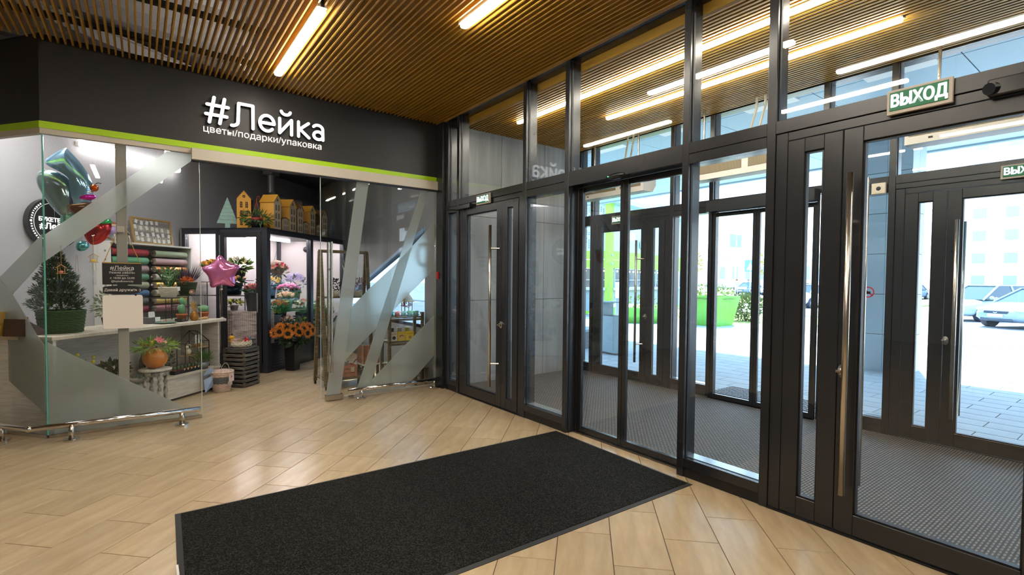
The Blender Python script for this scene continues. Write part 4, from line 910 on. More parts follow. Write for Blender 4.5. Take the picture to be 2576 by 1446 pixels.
woven(t, .185, .215, .26, C('moss_weave', (.03, .075, .022), .85, bump=.5), rows=13)
hd = [(.19*cos(a), -.02, .25+.12*sin(a)) for a in [pi*k/12 for k in range(13)]]; P(MB().tube(hd, .018, 8), 'basket_handle', C('moss_handle', (.06, .11, .02), .85, bump=.5), t)
fm = MB()
for (z, r, n_) in ((.34, .26, 300), (.48, .23, 300), (.62, .18, 240), (.74, .12, 160), (.84, .06, 70)): fm.bush((-.02, .03, z), (r, r, .10), n_*5, .012, .045, .5, .2)
P(fm, 'foliage', GRD, t); P(MB().tube([(0, 0, .1), (0, 0, .8)], .012, 6), 'trunk', C('bark', (.08, .05, .03), .9), t)
t = S('variegated_plant', 'wispy cream and green plant behind the dark evergreen', 'plant', .86, .33, DZ)
P(MB().lathe([(.05, 0), (.07, .11), (.066, .11)], 16), 'pot', BLACK, t, True); P(MB().bush((0, 0, .24), (.15, .13, .16), 200, .022, .05, .2, 0), 'foliage', C('variegated', (.28, .33, .20), .6, objvar=.2), t); P(MB().tube([(0, 0, .1), (.02, 0, .3), (-.05, 0, .45)], .004, 5).tube([(0, 0, .1), (.06, 0, .3), (.05, 0, .5)], .003, 5), 'stem', GRN, t)
t = S('yellow_box', 'yellow cardboard box standing open at the end of the desk', 'box', .03, .62, DZ+.0, rz=.1)
P(MB().b(-.16, .16, -.12, .12, 0, .10).b(-.16, -.155, -.12, .12, .1, .16).b(.155, .16, -.12, .12, .1, .16), 'box_body', C('box_yellow', (.62, .40, .06), .6), t); P(MB().b(-.14, .10, -.10, .10, .10, .22), 'inner_bag', C('paper_bag', (.48, .30, .08), .7), t)
t = S('gift_box', 'orange patterned gift bag beyond the yellow box', 'bag', -.14, .95, .93)
P(MB().prism([(-.12, 0), (.12, 0), (.14, .22), (-.10, .22)], lambda u, v, q: (u, q, v), -.06, .06), 'bag_body', C('bag_orange', (.60, .26, .03), .6, var=.3, vscale=30), t)
st2 = S('side_table', 'low pale cabinet beyond the desk end carrying boxes', 'cabinet', -.20, .98, 0); P(MB().bb(-.25, .25, -.25, .25, .04, .927, .004), 'carcass', OAKW, st2); P(MB().b(-.22, .22, -.22, .22, 0, .04), 'plinth', BLACK, st2)
t = S('dark_basket', 'dark brown wedge shaped tray leaning beside the yellow box', 'tray', .07, .36, DZ, rz=.1)
P(MB().prism([(-.14, 0), (.14, 0), (.10, .03), (-.12, .16)], lambda u, v, q: (u, q, v), -.10, .10), 'tray_body', C('brown_lacquer', (.06, .03, .015), .4), t)
t = S('card_box', 'grey felt box of small greeting cards on the desk', 'box', 1.36, .30, DZ)
P(MB().bb(-.085, .085, -.06, .06, 0, .075, .004), 'felt_box', C('felt', (.10, .10, .11), .9), t)
for i in range(5): P(MB().b(-.07+.018*i, -.02+.018*i+.03, -.05+.02*i, -.047+.02*i, .05, .12+.01*(i % 3)), 'card', WHITE, t)
P(MB().b(.0, .07, -.066, -.062, .02, .075), 'card', WHITE, t)
t = S('soft_toy', 'pale blue and pink soft toy sitting behind the square white sticker', 'toy', .98, .14, DZ)
P(MB().ball((0, 0, .06), .055, 12, 8, (1, 1, 1.1)), 'body', C('toy_blue', (.30, .42, .60), .9), t, True); P(MB().ball((0, 0, .155), .045, 12, 8), 'head', C('toy_pink', (.66, .34, .40), .9), t, True); P(MB().tube([(0, 0, .19), (-.03, 0, .25)], .016, 8, rs=[.03, .005]), 'hat', C('toy_hat', (.66, .20, .32), .9), t)
for e in (-1, 1): P(MB().ball((e*.05, -.03, .03), .022, 8, 6), 'paw', C('toy_paw', (.30, .42, .60), .9), t, True)
t = S('plate', 'green oval plate with tiny bottles on the desk edge', 'plate', 1.40, .13, DZ); P(MB().lathe([(.05, 0), (.11, .012), (.115, .017), (.10, .013), (0, .006)], 28), 'dish', C('sage_glaze', (.12, .22, .16), .3), t, True); P(MB().tube([(-.02, 0, .012), (-.02, 0, .05)], .012, 10), 'bottle', C('blush', (.65, .40, .36), .4), t)
t = S('payment_terminal', 'black card payment terminal on the desk', 'terminal', 1.66, .15, DZ, rz=.3); P(MB().prism([(-.08, 0), (.08, 0), (.08, .018), (.03, .022), (-.08, .045)], lambda u, v, q: (u, q, v), -.04, .04), 'body', BLACK, t)
for i in range(12): P(MB().b(-.02+.014*(i % 3), -.010+.014*(i % 3), -.03+.015*(i//3), -.02+.015*(i//3), .0325, .036), 'key', C('key_grey', (.2, .2, .2), .5), t)
def rack(lb, s, v, w, d, h, wires):
    t = S('wire_rack', lb, 'rack', s, v, DZ)
    P(MB().bb(-w/2, w/2, -d/2, d/2, h-.014, h-.004, .002), 'top_plate', BLACK, t)
    for x in (-w/2+.005, w/2-.005):
        for y in (-d/2+.005, d/2-.005): P(MB().tube([(x, y, 0), (x, y, h-.01)], .004, 5), 'leg', BLACK, t)
    for i in range(wires):
        x = -w/2+w*(i+.5)/wires
        P(MB().tube([(x, -d/2+.003, h-.012), (x+.008, -d/2+.003, h*.5), (x, -d/2+.003, h*.18)], .0022, 4), 'wire', BLACK, t)
    for z in (h*.18, h*.55): P(MB().tube([(-w/2, -d/2+.003, z), (w/2, -d/2+.003, z), (w/2, d/2, z), (-w/2, d/2, z), (-w/2, -d/2+.003, z)], .003, 5), 'ring_wire', BLACK, t)
    return t
rack('black wire rack under the white basket plant', 1.76, .42, .36, .24, .30, 11)
rack('larger black wire rack under the green woven basket', 2.02+.04, .40, .30, .26, .325, 14)
def potcactus(lb, s, v, kind):
    t = S('potted_cactus', lb, 'cactus', s, v, DZ)
    P(MB().lathe([(.045, 0), (.058, .075), (.064, .075), (.064, .095), (.055, .095), (.05, .085)], 18), 'pot', C('terracotta', (.36, .10, .03), .7), t, True)
    g = C('cactus_green', (.12, .30, .15), .6, bump=.3)
    if kind: P(MB().ball((0, 0, .135), .062, 14, 10, (1, 1, .85)).ball((-.07, 0, .15), .025, 8, 6), 'cactus_body', g, t, True)
    else: P(MB().ball((0, 0, .15), .05, 12, 8, (1, .6, 1.4)).ball((.045, 0, .23), .033, 10, 7, (1, .6, 1.2)).ball((-.045, 0, .17), .026, 10, 7, (1, .6, 1.3)).ball((.0, 0, .26), .04, 10, 7, (1, .6, 1.1)), 'cactus_body', g, t, True)
potcactus('tall padded cactus in terracotta under the first wire rack', 1.72, .20, 0); potcactus('round cactus in terracotta under the larger wire rack', 2.10, .21, 1)
t = S('wheat_bundle', 'bundle of dried wheat standing in an amber beaded vase', 'decoration', 1.83, .12, DZ)
P(MB().lathe([(.03, 0), (.05, .03), (.05, .07), (.025, .11), (.02, .12)], 16), 'vase', C('amber_beads', (.36, .16, .02), .2, metal=.5, bump=1, bscale=80), t, True)
wh = MB()
for i in range(26): a = rnd.uniform(0, 2*pi); q = rnd.uniform(.01, .045); wh.leaf((0, 0, .10), (q*cos(a), q*sin(a), .14), .012, .16)
P(wh, 'wheat_ears', C('straw', (.58, .36, .10), .7), t)
t = S('wooden_hand', 'jointed wooden mannequin hand lying on the desk', 'decoration', 2.0, .13, DZ)
P(MB().ball((-.02, 0, .018), .028, 10, 7, (1.3, 1, .55)), 'palm', C('beech', (.62, .42, .20), .5), t, True)
for i in range(4): P(MB().tube([(.01, -.02+.013*i, .02), (.045, -.024+.016*i, .03), (.075+.006*(i in (1, 2)), -.026+.018*i, .016)], .006, 6, rs=[.007, .006, .004]), 'finger', C('beech_f', (.62, .42, .20), .5), t, True)
P(MB().tube([(-.03, -.02, .02), (-.01, -.05, .02), (.015, -.06, .012)], .006, 6, rs=[.008, .007, .005]), 'thumb', C('beech_t', (.62, .42, .20), .5), t, True); P(MB().tube([(-.05, 0, .016), (-.10, 0, .014)], .014, 8), 'wrist', C('beech_w', (.62, .42, .20), .5), t, True)
t = S('zz_plant', 'glossy leaved plant in a white wicker basket on the wire rack', 'plant', 1.76, .42, DZ+.297)
woven(t, .085, .125, .155, WICK, rows=9); P(MB().tube([(-.11, 0, .14), (-.15, 0, .19), (-.135, 0, .215), (-.105, 0, .18)], .008, 6).tube([(.11, 0, .14), (.14, 0, .17), (.12, 0, .19)], .008, 6), 'basket_handle', WICK, t)
zz = MB(); zl = MB()
for i in range(9):
    a = rnd.uniform(0, 2*pi); l_ = rnd.uniform(.26, .40); d = Vector((cos(a)*.42, sin(a)*.42, 1)).normalized(); st_ = [Vector((0, 0, .12))+d*l_*k/5+Vector((0, 0, -.01*k*k*.3)) for k in range(6)]; zz.tube(st_, .006, 5)
    for k in range(1, 6):
        for e in (-1, 1): sd2 = d.cross(Vector((0, 0, 1))).normalized()*e; (zz if 0 else zl).leaf(st_[k], sd2+d*.8, .042, .095, d.cross(sd2))
P(zz, 'stem', GRN, t); P(zl, 'foliage', C('zz_leaf', (.025, .09, .02), .3), t); P(MB().b(.02, .07, -.128, -.124, .10, .16), 'price_tag', WHITE, t)
t = S('flower_basket', 'dark green woven basket with an orange bloom and lavender on the larger rack', 'flowers', 2.06, .42, DZ+.322)
woven(t, .075, .11, .17, WICKG, rows=10)
lav = MB()
for i in range(120): a = rnd.uniform(0, 2*pi); q = rnd.uniform(.02, .17); lav.leaf((q*.5*cos(a), q*.5*sin(a), .17), (q*cos(a), q*sin(a), .22), .010, rnd.uniform(.15, .26))
P(lav, 'lavender', C('lavender_dark', (.055, .03, .07), .8), t); P(MB().bush((-.08, -.06, .20), (.05, .05, .035), 60, .03, .05), 'orange_bloom', C('orange_bloom', (.75, .16, .01), .5), t)
t = S('owl_figure', 'small clay owl beside the green woven basket', 'ornament', 1.98, .28, DZ+.322)
P(MB().ball((0, 0, .032), .034, 12, 9, (1, 1, .95)), 'body', C('owl_clay', (.42, .30, .20), .6), t, True)
for e in (-1, 1): P(MB().tube([(e*.013, -.032, .045), (e*.013, -.036, .045)], .011, 10), 'eye', C('owl_eye', (.25, .06, .03), .5), t)
P(MB().ball((0, -.002, .062), .03, 12, 6, (1, 1, .35)), 'cap', C('owl_cap', (.28, .09, .06), .6), t)

# ---- balloons
FOIL = lambda nm, c: mat(nm, tuple(min(.9, x*1.35) for x in c), .12, .72)
def pillow(outline, depth, n=14):
    """inflated foil from a closed 2-D outline (x,z)"""
    mb = MB(); cx = sum(p[0] for p in outline)/len(outline); cz = sum(p[1] for p in outline)/len(outline); m_ = len(outline); vs = []; fs = []
    for side in (-1, 1):
        base = len(vs)
        for j in range(n):
            q = 1-j/n
            for (x, z) in outline: vs.append((cx+(x-cx)*q, side*depth*math.sqrt(max(0, 1-q**2.6))*1.0, cz+(z-cz)*q))
        vs.append((cx, side*depth, cz))
        for j in range(n-1):
            for i in range(m_):
                a = base+j*m_+i; b_ = base+j*m_+(i+1) % m_; fs.append((a, b_, b_+m_, a+m_))
        for i in range(m_): fs.append((base+(n-1)*m_+i, base+(n-1)*m_+(i+1) % m_, base+n*m_))
    return mb.add(vs, fs)
def smooth_outline(pts, it=3):
    for _ in range(it):
        o = []
        for i in range(len(pts)):
            p, q = pts[i], pts[(i+1) % len(pts)]; o += [(p[0]*.75+q[0]*.25, p[1]*.75+q[1]*.25), (p[0]*.25+q[0]*.75, p[1]*.25+q[1]*.75)]
        pts = o
    return pts
t = S('star_balloon', 'shiny pink star foil balloon floating above the desk end', 'balloon', 2.30, .10, 1.555, rz=-R45-radians(20))
so = []
for k in range(10):
    a = radians(90+36*k+4); q = .275 if k % 2 == 0 else .158; so.append((q*cos(a), q*sin(a)))
o = P(pillow(smooth_outline(so, 2), .085, 10), 'foil_star', FOIL('pink_foil', (.72, .20, .42)), t, True)
P(MB().tube([(0, 0, -.155), (.0, 0, -.21)], .008, 8).ball((0, 0, -.23), .018, 8, 6), 'neck', CHROME, t); P(MB().tube([(0, 0, -.24), (.0, .01, -.62)], .0012, 4), 'ribbon', C('silver_string', (.7, .7, .75), .3), t); P(MB().lathe([(.035, 0), (.03, .012), (.01, .014)], 14, (0, .01, -.625)), 'weight', STEEL, t)
t = T('moon_balloon', 'large blue crescent foil balloon inside the shop window', 'balloon', (-.60, 6.86, 2.44), -.35)
mo = [(0, .37), (.02, .35), (.13, .22), (.22, .05), (.24, -.1), (.18, -.25), (.08, -.33), (.11, -.15), (.07, .02), (-.05, .13), (-.21, .20), (-.10, .30)]
P(pillow(smooth_outline(mo, 2), .085, 8), 'foil_moon', FOIL('blue_foil', (.26, .46, .66)), t, True)
t = T('balloon_reflection', 'grey blue left side of the crescent balloon, its reflection shaped as a part', 'balloon', (-.62, 6.93, 2.42), -.35)  # grey reflection on the big balloon, built as its own coloured piece
P(pillow(smooth_outline([(-.21, .17), (-.05, .15), (.07, .05), (.11, -.15), (.04, -.34), (-.06, -.30), (-.18, -.12), (-.25, .05)], 2), .07, 8), 'reflection_shape', FOIL('reflection_grey_blue', (.30, .42, .46)), t, True)
t = T('cupcake_balloon', 'foil balloon shaped like a magenta and brown sundae with cherry', 'balloon', (-.47, 6.80, 2.22), -.3)
P(pillow(smooth_outline([(-.14, .02), (.14, .06), (.10, -.10), (0, -.13), (-.12, -.07)], 2), .06, 7), 'brown_cup', FOIL('brown_foil', (.22, .12, .08)), t, True); P(pillow(smooth_outline([(-.10, .02), (.12, .07), (.10, .13), (-.06, .12)], 2), .055, 6), 'magenta_cream', FOIL('magenta_foil', (.75, .03, .42)), t, True)
P(pillow(smooth_outline([(-.04, .10), (.10, .12), (.08, .17), (-.01, .18)], 2), .045, 6), 'white_cream', FOIL('white_foil', (.75, .72, .70)), t, True); P(MB().ball((.10, 0, .19), .038, 10, 8), 'cherry', FOIL('cherry_foil', (.60, .10, .02)), t, True); P(MB().tube([(.10, 0, .22), (.13, 0, .245), (.16, 0, .24)], .005, 6), 'cherry_stalk', BLACK, t)
for x in (-.06, -.02): P(MB().tube([(x, 0, .10), (x+.01, 0, .19)], .010, 8), 'wafer', STEEL, t)
t = T('strawberry_balloon', 'red strawberry foil balloon with green cap low behind the frosted band', 'balloon', (-.36, 6.86, 1.96), -.3)
P(pillow(smooth_outline([(-.11, .06), (.0, .12), (.12, .13), (.13, .02), (.05, -.11), (-.06, -.15), (-.12, -.05)], 2), .07, 8), 'foil_berry', FOIL('red_foil', (.45, .03, .04)), t, True); P(pillow(smooth_outline([(.0, .10), (.10, .16), (.14, .10), (.05, .06)], 1), .078, 5), 'green_cap', FOIL('green_foil', (.06, .42, .14)), t, True)
t = T('mint_balloon', 'mint green foil balloon behind the frosted band', 'balloon', (-.55, 6.95, 2.03), .2); P(pillow(smooth_outline([(-.10, .12), (.08, .14), (.12, 0), (.05, -.14), (-.08, -.15), (-.12, 0)], 2), .07, 7), 'foil_shell', FOIL('mint_foil', (.22, .55, .45)), t, True)
t = T('teal_balloon', 'small teal and pink patterned foil balloon below the band', 'balloon', (-.47, 6.75, 1.80), .2); P(pillow(smooth_outline([(-.05, .05), (.03, .06), (.06, 0), (.0, -.06), (-.06, -.04)], 2), .035, 6), 'foil_shell', FOIL('teal_foil', (.15, .45, .50)), t, True)
# white ribbons holding them
for i, (x, y, z) in enumerate(((-.60, 6.86, 2.12), (-.47, 6.80, 2.10), (-.36, 6.86, 1.82), (-.55, 6.95, 1.90), (-.47, 6.75, 1.75), (-.69, 6.80, 2.15))):
    o = P(MB().tube([(x, y, z+.03), (x*.9-.05, y-.02, (z+.95)/2+.2), (-.45+.02*i, 6.85, 1.45)], .0012, 4), 'balloon_string', C('white_string', (.7, .7, .7), .5)); tag(o, 'thin white string tying a foil balloon over the evergreen', 'string', 'balloon strings')

SCL = {'arborvitae': .86, 'white_stool': 1, 'zz_plant': .86}
for o_ in list(COL.objects):
    if o_.name in SCL and SCL[o_.name] != 1: o_.scale = (SCL[o_.name],)*3
# ---- stickers and signs on the front pane (y = 6.17)
t = T('hours_sign', 'black opening hours board hung on gold cord in the glass', 'sign', (-.142, 6.16, 1.522))
P(MB().bb(-.152, .152, -.003, .003, -.107, .107, .0015), 'board', BLACK, t)
for s_, sz, zz_ in (('#Лейка', .052, .052), ('цветы/подарки/упаковка', .013, .029), ('Режим работы:', .027, .008), ('ежедневно', .017, -.018), ('с 10:00 до 22:00', .027, -.044), ('@leykaflowers.by', .024, -.075)):
    place_text('lettering', s_, sz, WHITE, t, (.0, -.0045, zz_), (1, 0, 0), .001)
P(MB().tube([(-.14, 0, .105), (-.03, .03, .42)], .003, 5).tube([(.14, 0, .105), (.03, .03, .42)], .003, 5), 'gold_cord', C('gold_cord', (.50, .28, .04), .6), t); P(MB().b(-.15, .15, -.005, -.003, .098, .105), 'gold_edge', C('gold_edge', (.50, .30, .06), .5), t); P(MB().bb(-.04, .02, .0, .03, .40, .46, .004), 'adhesive_hook', C('hook_grey', (.40, .38, .32), .5), t)
t = T('speech_sticker', 'black speech bubble sticker reading Давай дружить on the glass', 'sticker', (-.140, 6.168, 1.362))
P(MB().prism(smooth_outline([(-.152, -.042), (.152, -.042), (.152, .042), (-.152, .042), (-.152, 0)], 2), lambda u, v, q: (u, q, v), -.002, 0).prism([(.08, -.04), (.10, -.062), (.115, -.04)], lambda u, v, q: (u, q, v), -.002, 0), 'bubble', BLACK, t)
place_text('lettering', 'Давай дружить :)', .034, WHITE, t, (0, -.0035, 0), (1, 0, 0), .001, off=.0004)
t = T('white_sticker', 'blank white square sticker with rounded corners under the black bubble', 'sticker', (-.140, 6.168, 1.150))
rc = .02; rp = []
for (cx_, cz_, a0) in ((.155-rc, .163-rc, 0), (-.155+rc, .163-rc, 90), (-.155+rc, -.163+rc, 180), (.155-rc, -.163+rc, 270)): rp += [(cx_+rc*cos(radians(a0+22.5*k)), cz_+rc*sin(radians(a0+22.5*k))) for k in range(5)]
P(MB().prism(rp, lambda u, v, q: (u, q, v), -.0015, 0), 'square', C('sticker_white', (.86, .80, .74), .5), t)
def birdhouse(lb, x, z, bird, y=6.162):
    t = T('hanging_birdhouse', lb, 'ornament', (x, y, z)); wd = C('ply', (.48, .26, .08), .6)
    P(MB().b(-.026, -.022, -.01, .01, -.03, .02).b(.022, .026, -.01, .01, -.03, .02).b(-.036, .036, -.01, .01, -.035, -.03), 'frame', wd, t); P(MB().prism([(-.038, .015), (0, .045), (.038, .015), (.038, .021), (0, .051), (-.038, .021)], lambda u, v, q: (u, q, v), -.012, .012), 'roof', wd, t)
    P(MB().ball((0, 0, -.018), .014, 8, 6, (1.2, .6, .8)), 'bird', C('bird_%s' % lb[:3], bird, .6), t); P(MB().tube([(0, 0, .05), (0, 0, .22)], .0015, 4), 'string', wd, t); P(MB().ball((0, .003, .22), .012, 10, 6, (1, .3, 1)), 'suction_cup', G, t)
birdhouse('tiny wooden birdhouse with a pink bird hanging on the glass', -.585, 1.55, (.65, .25, .22)); birdhouse('tiny wooden birdhouse with a yellow bird hanging on the glass', -.355, 1.66, (.80, .62, .02))
def vial(lb, x, z): 
    t = T('glass_vial', lb, 'vase', (x, 6.162, z), group='hanging test tube vases'); P(MB().tube([(0, 0, .07), (0, 0, -.06)], .014, 10, False).ball((0, 0, -.06), .014, 10, 6), 'tube', G, t); P(MB().tube([(-.012, 0, .07), (-.004, 0, .22)], .0015, 4).tube([(.012, 0, .07), (.004, 0, .22)], .0015, 4), 'string', C('twine', (.40, .30, .12), .7), t)
vial('hanging test tube vase under the pink bird, nearest the glass corner', -.60, 1.40); vial('hanging test tube vase between the two birdhouses', -.475, 1.47); vial('hanging test tube vase under the yellow bird', -.35, 1.48)

# ---- ledge things (z = .30)
LZ = .301
def plant(lb, s, v, z, pr0, pr1, ph, pm, r, n, lw, ll, m, up_=.3, cz=None, cat='plant', nm='potted_plant'):
    t = S(nm, lb, cat, s, v, z); P(MB().lathe([(pr0, 0), (pr1, ph), (pr1-.006, ph), (pr1-.012, ph-.01)], 18), 'pot', pm, t, True); P(MB().bush((0, 0, cz or ph+r[2]*.7), r, n, lw, ll, up_, .1), 'foliage', m, t); return t
t = plant('yellow button flowers in a green pot on the ledge near the glass', .45, .28, LZ, .05, .07, .10, C('lime_pot', (.12, .20, .04), .6), (.10, .10, .12), 120, .03, .07, GRL)
for i in range(6):
    a = i*1.3; p = (.10*cos(a)+.03*i-.05, .08*sin(a), .30+.03*(i % 4)); P(MB().tube([(0, 0, .1), p], .002, 4).ball(p, .017, 8, 6), 'button_flower', fmat((.70, .60, .04)), t)
plant('dark leafy plant in a pale green paper sleeve on the ledge', .84, .26, LZ, .06, .10, .12, C('mint_paper', (.50, .60, .50), .6), (.13, .12, .07), 160, .05, .07, GRD)
t = S('white_bowl', 'white bowl planter with tiny cacti at the front of the ledge', 'planter', 1.0, .10, LZ); P(MB().lathe([(.06, 0), (.11, .05), (.115, .055), (.10, .05)], 20), 'bowl', WHITE, t, True)
for i in range(3): P(MB().ball((.05*cos(2.1*i), .05*sin(2.1*i), .06), .028, 8, 6, bool(1) and (1, 1, 1.2)), 'cactus', GRG, t, True)
t = S('white_basket', 'white wicker basket with a tall arched handle on the ledge', 'basket', 1.40, .28, LZ); woven(t, .10, .13, .085, WICK, rows=6); P(MB().tube([(.125*cos(pi*k/12), 0, .08+.22*sin(pi*k/12)) for k in range(13)], .009, 7), 'handle', WHITE, t)
P(MB().prism([(-.07, .02), (.06, .02), (.03, .14), (-.02, .15)], lambda u, v, q: (u, q, v), -.04, .04), 'kraft_pack', C('kraft', (.32, .22, .15), .8), t)
t = S('dark_bottle', 'pair of dark green bottles with a white bow behind the basket', 'bottle', 1.44, .46, LZ)
for e in (-1, 1): P(MB().lathe([(.034, 0), (.034, .17), (.012, .23), (.012, .30), (.0, .302)], 16, (e*.04, 0, 0)), 'bottle', C('bottle_green', (.01, .03, .02), .15), t, True)
P(MB().leaf((0, -.03, .27), (1, 0, .1), .03, .08, (0, 1, 0)).leaf((0, -.03, .27), (-1, 0, .2), .03, .08, (0, 1, 0)), 'bow', WHITE, t)
plant('feathery green herb in a dark pot on the ledge', 1.62, .36, LZ, .04, .055, .07, BLACK, (.11, .09, .12), 170, .022, .035, GRN, cat='plant', nm='potted_herb')
t = S('cactus_tray', 'long black tray of tiny cacti along the ledge front', 'planter', 1.62, .07, LZ); P(MB().bb(-.20, .20, -.035, .035, 0, .045, .003), 'tray', BLACK, t)
for i in range(7):
    x = -.17+.057*i; k_ = P(MB().tube([(x, 0, .03), (x, 0, .055)], .022, 10), 'mini_pot', C('mini_terracotta', (.30, .07, .03), .7), t); P(MB().ball((x, 0, .075), .019, 9, 7, (1, 1, 1.4)), 'cactus', C('mini_cactus', (.07, .12, .06), .7, bump=.5), k_, True)
    if i > 1: P(MB().b(x-.008, x+.008, -.04, -.037, .035, .058), 'plant_tag', C('tag_cream', (.6, .55, .25), .6), k_)
t = S('house_shelf', 'black wire house-shaped shelf unit with birch boards on the ledge', 'shelf', 1.88, .18, LZ)
fr = MB(); w_, h1, h2 = .20, .34, .49
for y in (-.06, .06):
    fr.tube([(-w_, y, .0), (-w_, y, h1), (0, y, h2), (w_, y, h1), (w_, y, 0)], .006, 6).tube([(0, y, 0), (0, y, h2)], .005, 6)
for (x, z) in ((-w_, h1), (0, h2), (w_, h1), (-w_, .01), (w_, .01)): fr.tube([(x, -.06, z), (x, .06, z)], .005, 6)
P(fr, 'wire_frame', BLACK, t)
for (x0, x1, z) in ((-w_, 0, .19), (0, w_, .27), (0, w_, .14), (0, w_, .012)): P(MB().b(x0+.005, x1-.005, -.06, .06, z-.008, z), 'board', C('birch', (.50, .36, .18), .5), t)
for x in (-.03, .02): P(MB().b(x-.012, x+.008, -.066, -.063, .33, .44), 'hang_tag', WHITE, t)
SH = (1.88, .18)
t = S('rabbit_figure', 'white ceramic rabbit on the left board of the wire house', 'ornament', 1.78, .18, LZ+.191); CW = C('ivory_glaze', (.62, .56, .42), .25)
P(MB().ball((0, 0, .045), .045, 14, 10), 'body', CW, t, True); P(MB().ball((-.025, -.01, .10), .024, 12, 8, (1.3, 1, 1)), 'head', CW, t, True)
for e in (-1, 1): P(MB().tube([(-.015, e*.008, .115), (.02, e*.012, .13), (.055, e*.012, .11)], .007, 6, rs=[.006, .010, .004]), 'ear', CW, t, True)
for x_, lb in ((1.93, 'ochre pot with a tiny succulent on the top right board, first of two'), (2.01, 'ochre pot with a tiny succulent on the top right board, second of two')):
    t = S('small_pot', lb, 'plant', x_, .18, LZ+.271); P(MB().lathe([(.018, 0), (.026, .045), (.022, .045)], 14), 'pot', C('ochre', (.48, .25, .03), .5), t, True); P(MB().bush((0, 0, .06), (.025, .025, .02), 30, .014, .03), 'foliage', GRG, t)
t = S('cactus_candle', 'white ceramic cactus in a white pot on the middle board', 'ornament', 1.96, .18, LZ+.141); P(MB().lathe([(.022, 0), (.032, .05), (.035, .05), (.035, .06), (.0, .058)], 16), 'pot', CW, t, True); P(MB().ball((-.01, 0, .085), .018, 10, 8, (1, .7, 1.8)).ball((.012, 0, .085), .013, 10, 8, (1, .7, 1.9)).tube([(.02, 0, .06), (.05, 0, .085)], .006, 6), 'cactus', CW, t, True)
t = S('wood_box', 'orange toned wooden box on the lowest board of the wire house', 'box', 1.98, .18, LZ+.013); P(MB().bb(-.07, .07, -.04, .04, 0, .045, .003), 'box_body', C('orange_wood', (.42, .18, .03), .5), t); P(MB().b(-.0, .004, -.041, .0, .0, .046), 'divider', KB, t)
t = plant('grass in a grey tin bucket at the ledge end', 1.88, .05, LZ, .055, .085, .09, C('tin_grey', (.20, .22, .23), .4, metal=.4), (.09, .08, .05), 200, .008, .10, GRN, 1.2, nm='grass_bucket')

# ---- stool with pumpkin
t = S('white_stool', 'round distressed white stool with turned legs holding the pumpkin', 'stool', .93, -.17)
DW = woodmat('distressed_white', (.05, .045, .04), (.66, .62, .56), 30, (1, 1, .5), .5)
DW2 = woodmat('worn_white_top', (.45, .41, .36), (.68, .64, .58), 14, (1, 1, 1), .5)
P(MB().lathe([(.145, .455), (.155, .462), (.155, .474), (.145, .48), (0, .48)], 36), 'seat', DW2, t, True); P(MB().lathe([(.115, .40), (.12, .455), (.10, .455)], 30), 'apron', DW, t, True)
for k in range(4):
    a = radians(45+90*k+20); P(MB().lathe([(.014, 0), (.018, .05), (.012, .08), (.020, .16), (.022, .24), (.012, .29), (.024, .32), (.014, .35), (.022, .38), (.022, .42)], 14, (.10*cos(a), .10*sin(a), 0)), 'leg', DW, t, True)
t = S('pumpkin_bouquet', 'orange pumpkin vase with pink, yellow and green flowers on the stool', 'flowers', .93, -.17, .482)
mb = MB(); vs = []; n_, m_ = 40, 12; fs = []
for i in range(m_+1):
    th = pi*(.02+.90*i/m_)
    for k in range(n_): a = 2*pi*k/n_; q = .120*sin(th)*(1-.06*abs(cos(a*5))**6); vs.append((q*cos(a), q*sin(a), .113-.118*cos(th)))
for i in range(m_):
    for k in range(n_): a = i*n_+k; b_ = i*n_+(k+1) % n_; fs.append((a, b_, b_+n_, a+n_))
P(mb.add(vs, fs), 'pumpkin', mat('pumpkin_skin', (.50, .16, .012), .35, var=.2, vscale=6), t, True)
P(MB().bush((0, 0, .25), (.19, .19, .045), 240, .02, .08, .1), 'foliage', GRL, t)
for i, (kd, c_, r_) in enumerate((('lily', (.75, .15, .22), .045), ('rose', (.85, .62, .02), .028), ('lily', (.7, .15, .25), .04), ('rose', (.85, .40, .02), .026), ('mum', (.75, .60, .02), .035), ('lily', (.75, .35, .4), .035), ('rose', (.85, .65, .05), .03), ('lily', (.75, .2, .25), .05), ('rose', (.35, .22, .40), .02))):
    a = 2.4*i; q = .03+.013*i; me = head(kd, r_); k_ = me.copy(); k_.materials.clear(); k_.materials.append(fmat(c_)); o = P(k_, 'flower_head', None, t); o.location = (q*cos(a), q*sin(a), .30-.3*q+(.05 if i == 7 else 0)); o.rotation_euler = Vector((cos(a)*q*4-.4, sin(a)*q*4-.4, 1)).to_track_quat('Z', 'Y').to_euler()
# ---- rope basket bag
t = S('rope_bag', 'pink and grey rope bag with hoop handles leaning by the crate', 'bag', 1.95, -.17)
PKR = C('pink_rope', (.62, .46, .38), .8, bump=.3); GYR = C('grey_rope', (.14, .15, .16), .8, bump=.3)
for nm_, a, b_, r0, r1, mm in (('bag_base', 0, .11, .085, .105, PKR), ('grey_middle', .11, .20, .105, .122, GYR), ('pink_rim', .20, .27, .122, .132, PKR)): woven(t, r0, r1, b_-a, mm, rows=max(3, int((b_-a)/.018)), name=nm_, z=a)
P(MB().ball((0, 0, .25), .115, 14, 6, (1, 1, .35)), 'folded_cloth', PKR, t, True); P(MB().leaf((-.06, .03, .26), (-1, .3, -.1), .16, .18, (0, 1, .3)).leaf((-.10, .02, .24), (-.8, .1, -1.2), .16, .26, (.4, 1, .2)), 'blue_scarf', C('blue_scarf', (.28, .38, .55), .8), t)
for y in (-.05, .06): P(MB().tube([(.075*cos(pi*k/14), y, .26+.11*sin(pi*k/14)) for k in range(15)], .004, 6), 'hoop_handle', C('hoop', (.50, .48, .45), .3, metal=.6), t)
